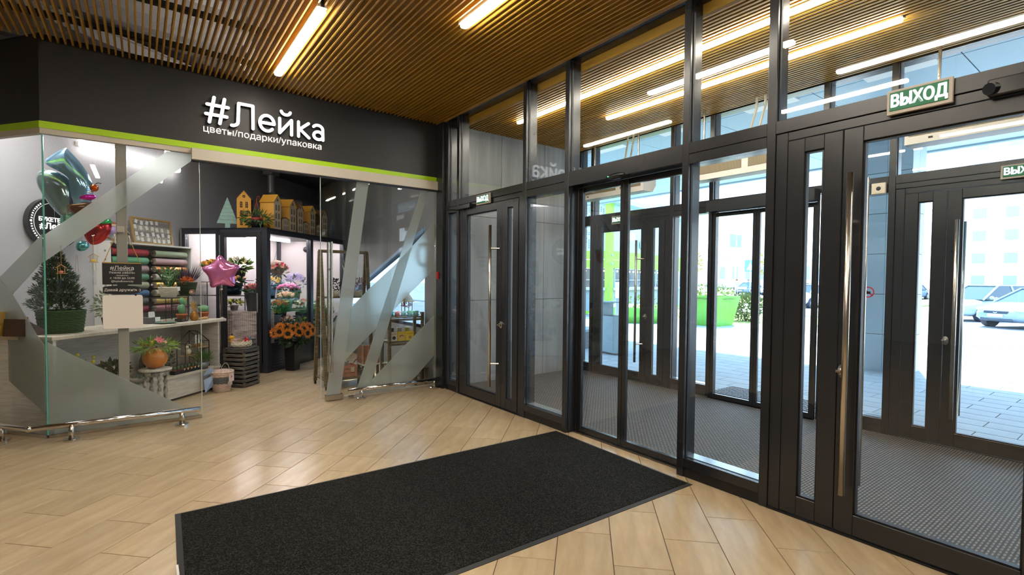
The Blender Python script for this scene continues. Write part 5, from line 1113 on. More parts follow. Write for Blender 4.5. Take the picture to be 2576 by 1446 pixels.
q = P(MB().b(-.05, .045, -.142, -.139, .135, .235), 'card', C('card_blush', (.66, .55, .54), .6), t); P(MB().b(-.015, .015, -.1425, -.142, .18, .21), 'print', C('print_red', (.5, .2, .25), .6), q); P(MB().b(-.06, .02, -.136, -.132, .09, .14), 'tag', C('tag_kraft', (.50, .42, .34), .7), t)
# ---- slatted crate and yarn basket
t = S('slatted_crate', 'tall dark weathered slatted crate standing on end by the cooler', 'crate', 2.32, -.18)
WCR = woodmat('charred_wood', (.025, .024, .024), (.17, .15, .125), 8, (1, 1, 8), .7, .25)
a = .155
for x in (-a, a-.03):
    for y in (-a, a-.03): P(MB().bb(x, x+.03, y, y+.03, 0, .53, .003), 'corner_post', WCR, t)
for i in range(9):
    z0 = .012+.0575*i
    P(MB().bb(-a-.008, -a, -a, a, z0, z0+.040, .002), 'slat', WCR, t); P(MB().bb(-a, a, -a-.008, -a, z0, z0+.040, .002), 'slat', WCR, t); P(MB().bb(a, a+.008, -a, a, z0, z0+.040, .002), 'slat', WCR, t)
P(MB().bb(-a, a, -a, a, .515, .53, .002), 'top_board', WCR, t); P(MB().b(-a+.03, a-.03, -a+.03, a-.03, .01, .50), 'dark_inside', BLACK, t)
t = S('yarn_bowl', 'flat cream criss-cross woven bowl on the dark crate', 'basket', 2.32, -.18, .532)
yb = MB()
for i in range(46):
    a0 = rnd.uniform(0, 2*pi); s__ = rnd.choice((-1, 1)); yb.tube([((.105+.03*k/5+.012*sin(k))*cos(a0+s__*.16*k), (.105+.03*k/5+.012*sin(k))*sin(a0+s__*.16*k), .008+.075*k/5) for k in range(6)], .007, 5)
P(yb.lathe([(.10, 0), (.13, .08), (.12, .08), (.09, .01)], 22), 'woven_rim', C('cream_cord', (.68, .62, .50), .8), t)
t = S('kraft_package', 'pale brown wrapped parcel in the cream bowl', 'parcel', 2.29, -.13, .548); P(MB().prism([(-.08, 0), (.05, 0), (.06, .09), (-.07, .10)], lambda u, v, q: (u, q, v), -.05, .03), 'wrap', C('kraft2', (.48, .32, .25), .6), t); P(MB().tube([(-.02, -.052, .0), (-.02, -.052, .095)], .006, 6), 'fold', C('kraft3', (.40, .26, .2), .6), t)
t = S('yellow_bear', 'yellow knitted toy peeking from the cream bowl', 'toy', 2.27, -.07, .60); P(MB().ball((0, 0, .06), .035, 12, 9, (1.2, 1, 1)), 'head', C('toy_yellow', (.70, .36, .02), .9), t, True); P(MB().ball((0, 0, .02), .035, 12, 8), 'body', C('toy_yellow2', (.70, .36, .02), .9), t, True); P(MB().tube([(.01, 0, .09), (.01, 0, .115)], .008, 8), 'ear', BLACK, t); P(MB().ball((-.02, -.03, .065), .004, 6, 5).ball((.015, -.032, .065), .004, 6, 5), 'eye', BLACK, t)
t = S('red_toy', 'red knitted toy with a striped scarf in the cream bowl', 'toy', 2.36, -.23, .555); P(MB().ball((0, 0, .05), .036, 12, 9, (1, .8, 1.5)), 'body', C('toy_red', (.50, .015, .01), .9), t, True); P(MB().ball((-.02, -.022, .055), .012, 8, 6), 'muzzle', CREAM, t); P(MB().b(.0, .10, -.01, .02, .075, .105, Matrix.Rotation(-.15, 4, 'Y')), 'striped_scarf', weave('stripes', (.45, .55, .55), (.08, .15, .18), 1, 90), t)
for e in (-1, 1): P(MB().ball((e*.022, 0, .105), .012, 8, 6), 'ear', C('toy_red2', (.50, .015, .01), .9), t)
t = S('low_crate', 'dark low crate half hidden beside the cream bowl', 'crate', 2.62, -.02, 0)
P(MB().bb(-.10, .10, -.10, .10, 0, .60, .003), 'core', BLACK, t)
for i in range(8): P(MB().bb(-.108, .108, -.108, .108, .01+.074*i, .066+.074*i, .003), 'slat', WCR, t)

# ---- wheeled ladder stand behind the sliding door
OLD = woodmat('old_olive_wood', (.085, .065, .035), (.22, .17, .09), 9, (1, 1, 6), .7)
t = T('ladder_stand', 'weathered wooden A-frame ladder stand on castors with shelves', 'stand', (2.28, 7.0, 0))
for x in (-.32, .32):
    for e in (-1, 1):
        P(MB().add([(x-.022, e*.26-.02, .05), (x+.022, e*.26-.02, .05), (x+.022, e*.26+.02, .05), (x-.022, e*.26+.02, .05), (x-.022, e*.02-.018, 1.86), (x+.022, e*.02-.018, 1.86), (x+.022, e*.02+.018, 1.86), (x-.022, e*.02+.018, 1.86)], [(0, 1, 2, 3), (4, 5, 6, 7), (0, 1, 5, 4), (1, 2, 6, 5), (2, 3, 7, 6), (3, 0, 4, 7)]), 'leg', OLD, t)
        P(MB().tube([(x-.012, e*.265, .025), (x+.012, e*.265, .025)], .025, 12), 'castor', BLACK, t)
P(MB().bb(-.34, .34, -.025, .025, 1.84, 1.88, .003), 'top_bar', OLD, t)
for z, d in ((.13, .25), (.70, .19), (1.24, .12)):
    for k in range(3): P(MB().bb(-.33, .33, -d+k*2*d/3, -d+(k+.92)*2*d/3, z-.02, z, .002), 'shelf_plank', OLD, t)
def onlad(nm, lb, cat, x, y, z): return T(nm, lb, cat, (2.28+x, 7.0+y, z))
t = onlad('red_crate', 'salmon pink slatted crate on the lowest ladder shelf', 'crate', -.02, -.08, .131)
SAL = woodmat('salmon_paint', (.48, .13, .09), (.66, .26, .20), 9, (6, 1, 1), .6)
for k in range(3):
    P(MB().bb(-.14, .14, -.10, -.09, .005+.055*k, .05+.055*k, .002), 'slat', SAL, t); P(MB().bb(-.14, .14, .09, .10, .005+.055*k, .05+.055*k, .002), 'slat', SAL, t)
    for e in (-1, 1): P(MB().bb(e*.14-.005, e*.14+.005, -.10, .10, .005+.055*k, .05+.055*k, .002), 'slat', SAL, t)
for e in (-1, 1): P(MB().bb(e*.125-.015, e*.125+.015, -.108, -.10, 0, .17, .002), 'corner_batten', SAL, t)
def plush(lb, x, y, z, c1, c2, r=.05):
    t = onlad('plush_toy', lb, 'toy', x, y, z); P(MB().ball((0, 0, r*.9), r, 12, 9, (1.1, 1, .9)), 'body', C('plush_a%s' % lb[:5], c1, .95), t, True); P(MB().ball((-.02, -.01, r*2.0), r*.75, 12, 9), 'head', C('plush_b%s' % lb[:5], c2, .95), t, True)
    for e in (-1, 1): P(MB().ball((-.02+e*r*.6, 0, r*2.6), r*.25, 8, 6), 'ear', C('plush_c%s' % lb[:5], c1, .95), t, True); P(MB().ball((-.02+e*r*.25, -r*.72, r*2.05), r*.1, 6, 5), 'eye', BLACK, t)
plush('white plush toy lying in the salmon crate', -.06, -.05, .20, (.60, .58, .54), (.62, .60, .56)); plush('black and white plush toy in the salmon crate', -.09, .03, .22, (.04, .05, .08), (.6, .6, .6), .042); plush('grey striped plush toy at the back of the salmon crate', .06, .02, .20, (.26, .23, .20), (.36, .33, .30), .045)
t = onlad('paper_tag', 'cream paper tag hanging over the salmon crate', 'tag', .06, -.192, .24); P(MB().b(-.025, .025, 0, .002, -.04, .03), 'card', C('tag_cream2', (.66, .60, .46), .6), t); P(MB().tube([(0, .001, .03), (0, .01, .06)], .001, 4), 'string', BLACK, t)
t = onlad('dark_basket', 'dark oval wicker basket with hoop on the lowest ladder shelf', 'basket', .21, .02, .131); woven(t, .07, .09, .08, C('dark_wicker', (.05, .03, .025), .8), rows=5); P(MB().tube([(.08*cos(pi*k/12), 0, .08+.13*sin(pi*k/12)) for k in range(13)], .006, 6), 'handle', C('dark_wicker2', (.05, .03, .025), .8), t)
t = onlad('bark_basket', 'striped bark planter with an orange carrot toy on the lowest ladder shelf', 'planter', -.24, .02, .131); woven(t, .05, .065, .11, C('bark_stripe', (.42, .36, .26), .8), rows=5); P(MB().tube([(.0, -.06, .10), (-.05, -.09, .01)], .012, 8, rs=[.014, .003]), 'carrot', C('carrot', (.80, .16, .02), .7), t)
t = onlad('dried_twigs', 'white dried twigs in a dark vase on the top ladder shelf', 'flowers', .07, .0, 1.241); P(MB().lathe([(.03, 0), (.045, .08), (.03, .15), (.025, .15)], 14), 'vase', BLACK, t, True)
tw = MB()
for i in range(70): a = rnd.uniform(0, 2*pi); q = rnd.uniform(.02, .12); h_ = rnd.uniform(.2, .42); tw.tube([(0, 0, .14), (q*.5*cos(a), q*.5*sin(a), .14+h_*.5), (q*cos(a)+.01, q*sin(a), .14+h_)], .0025, 4)
P(tw, 'twig', C('white_twig', (.66, .60, .50), .8), t)
t = onlad('heather_pot', 'wine red heather in a small white wicker basket on the top ladder shelf', 'plant', .18, -.02, 1.241); woven(t, .05, .065, .075, WICK, rows=5); P(MB().bush((0, 0, .16), (.11, .09, .09), 240, .012, .04, .4, 0), 'foliage', C('heather', (.13, .02, .04), .8, objvar=.3), t); P(MB().tube([(-.05, 0, .07), (-.02, 0, .24), (.05, 0, .07)], .004, 6), 'handle', WICK, t)
t = onlad('amber_bottle', 'amber glass bottle on the top ladder shelf', 'bottle', -.20, -.02, 1.241); P(MB().lathe([(.026, 0), (.028, .10), (.010, .13), (.010, .17), (0, .172)], 14), 'glass', C('amber_glass', (.40, .12, .01), .1), t, True); P(MB().bush((0, 0, .22), (.02, .02, .05), 30, .012, .05, 1), 'dried_spray', C('dry', (.5, .4, .25), .8), t)
t = onlad('dark_dried_bunch', 'dark berry bunch in a cream pot on the top ladder shelf', 'plant', -.11, -.02, 1.241); P(MB().lathe([(.035, 0), (.045, .08), (.04, .08)], 14), 'pot', CREAM, t, True); P(MB().bush((0, 0, .16), (.07, .06, .08), 160, .02, .035, .3), 'foliage', C('berry_dark', (.03, .015, .02), .6), t)
fl2 = onlad('flower_pot', 'cream wicker pot of red anthurium on the middle ladder shelf', 'plant', -.22, -.02, .701); woven(fl2, .06, .075, .13, WICK, rows=8); P(MB().bush((0, 0, .24), (.07, .06, .12), 60, .02, .12, 1.4), 'foliage', GRN, fl2)
for i in range(3): P(MB().leaf((.02*i-.02, -.04, .2+.03*i), (.3, -1, .6), .05, .06, (0, 0, 1)), 'red_spathe', C('spathe', (.65, .03, .01), .3), fl2)
t = onlad('garlic_basket', 'round basket with pale bulbs on the middle ladder shelf', 'basket', .04, -.04, .701); woven(t, .07, .09, .07, WICK, rows=5)
for i in range(5): P(MB().ball((.045*cos(1.25*i), .045*sin(1.25*i), .085), .03, 10, 8), 'bulb', C('bulb_cream', (.62, .58, .40), .6), t, True)
t = onlad('yellow_pot', 'yellow green gourd beside the red anthurium on the middle shelf', 'ornament', -.12, -.05, .701); P(MB().ball((0, 0, .04), .045, 12, 9, (1, 1, .9)), 'gourd', C('gourd', (.35, .28, .03), .5), t, True); P(MB().tube([(0, 0, .08), (.01, 0, .10)], .006, 6), 'stalk', KB, t)

# ---- mug rack near the jamb
t = T('mug_rack', 'weathered wooden rack with slatted shelves of mugs and books by the jamb', 'rack', (2.98, 6.62, 0))
for x in (-.24, .26):
    for y in (-.13, .13): P(MB().bb(x-.02, x+.02, y-.02, y+.02, 0, 1.02 if x < 0 else 1.02, .003), 'post', OLD, t)
for z in (.30, .62, .96):
    for k in range(4): P(MB().bb(-.26, .28, -.15+.077*k, -.15+.077*k+.062, z-.018, z, .002), 'slat', OLD, t)
    P(MB().bb(-.26, .28, -.155, -.15, z-.055, z-.022, .002), 'front_rail', OLD, t)
def onr(nm, lb, cat, x, y, z, grp=None): return T(nm, lb, cat, (2.98+x, 6.62+y, z), 0, grp)
for i, (c_, nm_) in enumerate((((.10, .38, .42), 'deep teal'), ((.62, .28, .32), 'rose pink'), ((.18, .46, .50), 'turquoise'), ((.03, .32, .16), 'emerald'), ((.22, .50, .52), 'light teal'))):
    t = onr('mug', nm_+' enamel mug on the top slats of the rack', 'mug', -.19+.095*i, -.06, .961, 'coloured mugs in a row'); m_ = C('mug_%d' % i, c_, .25)
    P(MB().lathe([(.034, 0), (.038, .005), (.038, .075), (.035, .075), (.034, .01), (0, .008)], 20), 'cup', m_, t, True); P(MB().tube([(.036, -.012, .06), (.058, -.018, .055), (.062, -.02, .035), (.052, -.016, .018), (.036, -.012, .015)], .005, 6), 'handle', m_, t, True)
for i, (c_, nm_) in enumerate((((.06, .08, .05), 'dark green'), ((.5, .5, .48), 'white'), ((.45, .42, .10), 'olive yellow'))):
    t = onr('tin_can', nm_+' small pot behind the picture books', 'pot', -.14+.12*i, .04, .621, 'small pots behind the books'); P(MB().lathe([(.03, 0), (.035, .17), (.038, .175), (.033, .175)], 16), 'pot', C('canp_%d' % i, c_, .5), t, True)
for i, (c_, nm_, tx) in enumerate((((.62, .60, .52), 'cream picture book with a dark figure', 'КОТОЁК'), ((.70, .50, .06), 'purple and yellow picture book with a round face', ''), ((.75, .58, .02), 'yellow picture book with red title', 'МЕДВЕЖ'))):
    t = onr('picture_book', nm_, 'book', -.17+.125*i, -.10, .621, 'picture books standing on the rack'); P(MB().bb(-.06, .06, -.006, .006, 0, .13, .001, Matrix.Rotation(-.12, 4, 'X')), 'cover', C('cover_%d' % i, c_, .4), t)
    if tx: place_text('title', tx, .022, C('title_red', (.45, .05, .03), .5), t, (0, .003, .095), (1, 0, 0), .001)
    P(MB().ball((-.0 if i else .01, -.002, .045), .026, 10, 8, (1, .12, 1)), 'illustration', C('illus_%d' % i, ((.03, .03, .05), (.75, .45, .25), (.45, .25, .10))[i], .5), t, True)
    if i == 1: P(MB().ball((0, .001, .062), .030, 10, 8, (1, .10, .6)), 'illustrated_hair', C('illus_hair', (.06, .02, .08), .5), t, True)
t = onr('wire_lantern', 'conical wooden lantern on the rack behind the mugs', 'lantern', .10, .05, .961)
P(MB().lathe([(.11, .20), (.02, .34), (.01, .36), (.0, .365)], 16), 'cone_roof', OLD, t)
for k in range(4): a = pi/4+pi/2*k; P(MB().tube([(.08*cos(a), .08*sin(a), 0), (.08*cos(a), .08*sin(a), .22)], .006, 6), 'bar', OLD, t)
P(MB().lathe([(.09, 0), (.09, .012), (0, .012)], 16), 'base', OLD, t)
P(MB().bush((0, 0, .16), (.06, .06, .03), 60, .02, .04), 'red_flowers', C('lantern_red', (.5, .02, .08), .6), t)
t = T('straw_wreath', 'bark ring wreath hanging beside the jamb above the rack', 'wreath', (3.28, 6.55, 1.84)); P(MB().tube([(.09*cos(2*pi*k/24), 0, .15*sin(2*pi*k/24)) for k in range(25)], .022, 10), 'ring', C('bark_ring', (.26, .18, .08), .8, bump=.5), t, True); P(MB().tube([(0, 0, .17), (0, 0, .4)], .002, 4), 'string', BLACK, t)
t = onr('checked_box', 'orange houndstooth box under the mug rack', 'box', -.40, .25, .0); P(MB().bb(-.12, .12, -.12, .12, .30, .56, .003), 'box_body', weave('houndstooth', (.45, .10, .03), (.62, .55, .42), 40, 40), t); P(MB().b(-.13, .13, -.13, .13, .28, .30), 'stand_top', WHITE, t)
for x in (-.1, .1):
    for y in (-.1, .1): P(MB().b(x-.015, x+.015, y-.015, y+.015, 0, .28), 'stand_leg', BLACK, t)
t = T('plant_stool', 'dark slatted stool low behind the frosted glass by the jamb', 'stool', (3.16, 6.45, 0))
for x in (-.08, .08):
    for y in (-.08, .08): P(MB().bb(x-.015, x+.015, y-.015, y+.015, 0, .22, .002), 'leg', OLD, t)
for k in range(3): P(MB().bb(-.11, .11, -.11+.075*k, -.11+.075*k+.065, .22, .24, .002), 'slat', OLD, t)
# ================================================================== OUTSIDE
gr = T('ground', 'paved forecourt, lawn and road outside the doors', 'ground', kind='structure')
PAVE = mat('grey_paving', (.36, .40, .42), .6, var=.08, vscale=1.5, objvar=.06)
ASPH = mat('asphalt', (.26, .28, .30), .8, var=.06, vscale=.6); GRASSM = mat('lawn_green', (.20, .26, .07), .9, var=.35, vscale=1.2)
P(MB().b(6.0, 16.2, -30, 30, -.12, -.062).b(3.5, 6.0, 6.2, 30, -.12, -.062), 'paving_bed', mat('paving_sand', (.20, .22, .22), .9), gr)
P(MB().b(16.2, 160, -120, 160, -.20, -.075), 'road_surface', ASPH, gr)
n = 0; slab = MB().bb(-.296, .296, -.146, .146, -.06, -.012, .004).mesh('paving_slab', PAVE); rest = MB()
slabs = []
for i in range(-9, 60):
    for j in range(-12, 24):
        x = 6.35+.30*i; y = j*.60+(.30 if i % 2 else 0)
        if x > 16.1 or (x < 6.2 and y < 6.6): continue
        q = proj((x, y, 0)); slabs.append((0 if q and 1380 < q[0] < 2650 else 1, x, y))
slabs.sort(key=lambda a: (a[0], math.hypot(a[1], a[2])))
for k_, (f_, x, y) in enumerate(slabs):
    if k_ < 290 and not f_: o = P(slab, 'paving_slab', None, gr); o.location = (x, y, 0); o.rotation_euler.z = pi/2
    else: rest.b(x-.146, x+.146, y-.296, y+.296, -.062, -.012)
P(rest, 'paving_field', PAVE, gr, kind='stuff')
# entrance grate outside
gt = T('floor_grate', 'steel foot grate in the paving outside the sliding doors', 'grate', (6.5, 3.0, -.011))
gb = MB()
for i in range(9): gb.b(-.28+.07*i, -.27+.07*i, -.8, .8, 0, .006)
for i in range(40): gb.b(-.28, .29, -.8+.04*i, -.795+.04*i, 0, .006)
P(gb, 'grid', C('grate_steel', (.15, .14, .14), .4, metal=.8), gt); P(MB().b(-.30, .31, -.82, .82, -.002, .0), 'frame', BLACK, gt)
lawn = P(MB().prism([(16.4, 6.6), (16.4, 30), (23, 30), (23, 9)], lambda u, v, q: (u, v, q), -.08, .0), 'lawn', GRASSM); tag(lawn, 'sunny strip of lawn between forecourt and road', 'lawn', kind='structure')
lawn2 = P(MB().prism([(34, 10), (34, 60), (56, 60), (48, 10)], lambda u, v, q: (u, v, q), -.08, .0), 'lawn', GRASSM); tag(lawn2, 'second strip of lawn beyond the road', 'lawn', kind='structure')
lawn3 = P(MB().prism([(60, -20), (60, 60), (66, 60), (66, -20)], lambda u, v, q: (u, v, q), -.08, .0), 'lawn', GRASSM); tag(lawn3, 'far green verge before the buildings', 'lawn', kind='structure')
kb = T('trim_3', 'pale kerb stones edging lawn and road', 'kerb', kind='structure')
for i in range(24): P(MB().bb(23.0, 23.15, 9+i*1.0, 9+i*1.0+.98, -.07, .05, .01), 'kerb_stone', C('kerb', (.5, .5, .48), .8), kb)
for i in range(22): P(MB().bb(16.22, 16.38, -2+i*1.0-4, -2+i*1.0+.98-4, -.07, .0, .01), 'kerb_stone', C('kerb', (.5, .5, .48), .8), kb)
rm = T('trim_4', 'white road markings on the asphalt', 'marking', kind='structure')
for (x, y, lx, ly, a) in ((19.5, 3.2, .15, 3.5, .2), (21.5, 3.0, .15, 4.5, .35), (24.0, 4.6, .12, 5, 1.2), (18.2, 2.4, .25, 1.6, .9), (18.2, 3.6, .25, 1.6, .9), (30, 9, .15, 8, .1), (28, 6, .15, 6, .6)):
    P(MB().b(-lx/2, lx/2, -ly/2, ly/2, -.0745, -.070, Matrix.Translation((x, y, 0)) @ Matrix.Rotation(a, 4, 'Z')), 'road_line', WHITE, rm)
# canopy over forecourt
cp = T('canopy', 'flat pale blue panelled canopy over the forecourt', 'canopy', kind='structure')
CPM = mat('canopy_panel', (.30, .46, .56), .5)
for i in range(5):
    for j in range(-4, 8):
        P(MB().bb(6.02+1.2*i, 6.02+1.2*i+1.19, 1.5*j, 1.5*j+1.49, 4.0, 4.05, .003), 'soffit_panel', CPM, cp)
for j in range(0, 6): P(MB().b(7.1, 7.3, 1.5*j+.2, 1.5*j+.9, 3.985, 4.0), 'soffit_light', WHITE, cp)
P(MB().bb(12.02, 12.12, -6, 12, 3.96, 4.5, .01), 'fascia_board', C('canopy_edge', (.25, .36, .42), .5), cp); P(MB().b(6.0, 12.0, -6, 12, 4.06, 4.4), 'roof', DECK, cp)
tag(P(MB().b(5.95, 6.1, -6, 6.2, 3.66, 4.8), 'wall_outer', GREYP), 'outer wall strip above the street glazing', 'wall', kind='structure')
# tiled column
cl = T('column', 'square pale blue tiled column under the canopy', 'column', (10.38, 2.98, 0), radians(0), kind='structure')
CTM = mat('column_tile', (.36, .46, .52), .45, objvar=.05)
zs = [-.03, .62, 1.30, 1.98, 2.66, 3.34, 4.0]
for i in range(6):
    for a in range(4):
        M_ = Matrix.Rotation(a*pi/2, 4, 'Z')
        for e in (0, 1): P(MB().bb(-.345, -.33, -.345+e*.345+.002, e*.345-.002, zs[i]+.004, zs[i+1]-.004, .002, M_), 'tile', CTM, cl)
P(MB().b(-.328, .328, -.328, .328, -.06, 4.0), 'core', GROUT, cl)
# litter bin and bollard light
t = T('litter_bin', 'tall grey blue steel litter bin outside the left sliding pane', 'bin', (7.75, 6.9, -.012), radians(-10)); BB = C('bin_blue', (.22, .33, .38), .5)
P(MB().bb(-.16, .16, -.19, .19, .04, .78, .006), 'bin_body', BB, t); P(MB().b(-.13, .13, -.16, .16, .78, .785), 'opening', BLACK, t); P(MB().bb(-.16, .16, .215, .235, 0, 1.05, .004).bb(-.16, .16, -.10, .235, 1.05, 1.075, .004), 'hood_frame', BB, t)
t = T('bollard_light', 'slim bollard lamp with a frosted head behind the litter bin', 'lamp', (11.9, 10.45, -.012)); P(MB().tube([(0, 0, 0), (0, 0, .95)], .07, 14), 'post', C('bollard_grey', (.30, .38, .42), .4), t, True); P(MB().tube([(0, 0, .95), (0, 0, 1.45)], .075, 14), 'lamp_head', C('frost_white', (.75, .80, .80), .4), t, True)
t = T('bench', 'grey block bench with a granite side just outside the left glass', 'bench', (8.1, 8.05, -.012)); P(MB().bb(-.5, .3, -.3, .3, .36, .42, .005), 'seat', BB, t); P(MB().bb(-.4, .2, -.25, .25, 0, .36, .004), 'base', C('granite', (.15, .16, .17), .6, var=.4, vscale=40), t)
# lime planters
LG = mat('lime_plastic', (.13, .42, .05), .4)
def planter(lb, x, y, r0, r1, h, sq=False, bush_=True, asp=1.0):
    t = T('planter', lb, 'planter', (x, y, -.012)); n_ = 4 if sq else 36
    M_ = Matrix.Rotation(pi/4 if sq else 0, 4, 'Z') @ Matrix.Scale(asp, 4, (0, 1, 0))
    P(MB().lathe([(r0, 0), (r1, h), (r1-.05, h), (r1-.08, h-.08)], n_, M=M_), 'tub', LG, t, not sq); P(MB().lathe([(r1*.85, h-.10), (.0, h-.06)], 16, M=M_), 'soil', C('soil', (.08, .06, .04), .9), t)
    if bush_: P(MB().bush((0, 0, h+.12), (r1*.7, r1*.7, .25), 300, .05, .12, .4), 'foliage', C('juniper', (.20, .26, .05), .7), t)
    return t
planter('wide round lime green planter bench seen through the sliding doors', 14.9, 12.2, 1.30, 1.42, .55)
planter('tapered square lime planter with juniper seen through the fixed pane', 15.7, 9.6, .70, .95, 1.0, True)
t = T('shrub', 'round leafy shrub on the lawn beside the square lime planter', 'shrub', (18.2, 9.7, 0)); P(MB().bush((0, 0, .55), (.6, .6, .5), 700, .08, .16, .2, .2), 'foliage', C('shrub_leaf', (.16, .20, .06), .7, objvar=.3), t); P(MB().tube([(0, 0, 0), (.05, 0, .4)], .04, 6).tube([(0, 0, 0), (-.15, .1, .45)], .03, 6), 'trunk', C('bark2', (.12, .08, .05), .9), t)
fo = MB()
for i in range(900): x, y = rnd.uniform(17, 22.5), rnd.uniform(9.5, 13.5); fo.leaf((x, y, 0), (rnd.uniform(-.3, .3), rnd.uniform(-.3, .3), 1), .02, rnd.uniform(.04, .10))
tag(P(fo, 'grass', GRASSM), 'short grass growing on the nearer lawn', 'grass', kind='stuff')
# kiosk
t = T('kiosk', 'light blue cafe kiosk with lime green steel frame', 'building', (16.75, 15.2, -.012), radians(13))
KBL = C('kiosk_blue', (.34, .50, .58), .5); KL = mat('kiosk_lime', (.22, .50, .03), .4); KG = C('kiosk_glass', (.05, .08, .10), .1)
def kface(M_, L, pre):
    P(MB().b(.15, L, .04, .12, .10, 1.05, M_), 'lower_wall', C('kiosk_grey', (.24, .32, .36), .6), t); P(MB().b(.15, L, -.14, .12, 1.05, 1.16, M_), 'counter', KBL, t)
    P(MB().b(.15, L, .0, .18, 2.05, 2.42, M_), 'beam', KL, t); P(MB().b(.15, L, .0, .18, 2.45, 2.82, M_), 'beam', KL, t); P(MB().b(.0, L, .0, .18, -.05, .10, M_), 'base_beam', KL, t)
    P(MB().b(.15, L, .05, .12, 2.82, 4.9, M_), 'upper_wall', KBL, t); P(MB().b(.15, L, .9, .95, 1.16, 2.05, M_), 'back_wall', C('kiosk_inside', (.10, .12, .13), .7), t)
    k = 0; x = .6
    while x < L-.3:
        q = P(MB().b(x-.03, x+.03, .06, .12, 1.16, 2.05, M_), 'window_post', KBL, t); x += 1.1
    P(MB().b(.15, L, .085, .095, 1.16, 2.05, M_), 'window_pane', G, t)
    P(MB().b(.15, L, .6, .9, 1.5, 1.53, M_), 'shelf', WHITE, t)
    for i in range(int(L/.45)):
        P(MB().ball(M_ @ Vector((.45+.42*i, .55, 1.93)), .045, 8, 6), 'bulb', emis('bulb', (1, .75, .5), 9), t)
kface(Matrix.Identity(4), 9, 0); kface(Matrix.Rotation(pi/2+.25, 4, 'Z') @ Matrix.Scale(-1, 4, (0, 1, 0)), 6, 1)
P(MB().b(-.12, .16, -.10, .18, -.05, 5.2), 'corner_post', KL, t); P(MB().lathe([(.06, 0), (.06, .03)], 10, M=Matrix.Translation((.0, -.10, 2.25)) @ Matrix.Rotation(pi/2, 4, 'X')).lathe([(.06, 0), (.06, .03)], 10, M=Matrix.Translation((.0, -.10, 2.62)) @ Matrix.Rotation(pi/2, 4, 'X')), 'bolt', BB, t)
P(MB().bb(1.3, 2.0, -.25, .0, 3.35, 3.75, .08), 'outdoor_unit', WHITE, t); P(MB().bb(2.9, 3.4, -.25, .0, 3.05, 3.45, .06), 'outdoor_unit', WHITE, t)
P(MB().b(-.3, 9.2, -.5, 6, 4.9, 5.1), 'roof', KBL, t)
pf = MB(); M_ = Matrix.Rotation(pi/2+.25, 4, 'Z') @ Matrix.Scale(-1, 4, (0, 1, 0))
for i in range(12):
    for j in range(22):
        if rnd.random() < .7: pf.b(.3+.11*i, .35+.11*i, .038, .045, 2.95+.085*j, 3.0+.085*j, M_)
P(pf, 'perforation', C('dark_blue', (.05, .10, .16), .6), t)

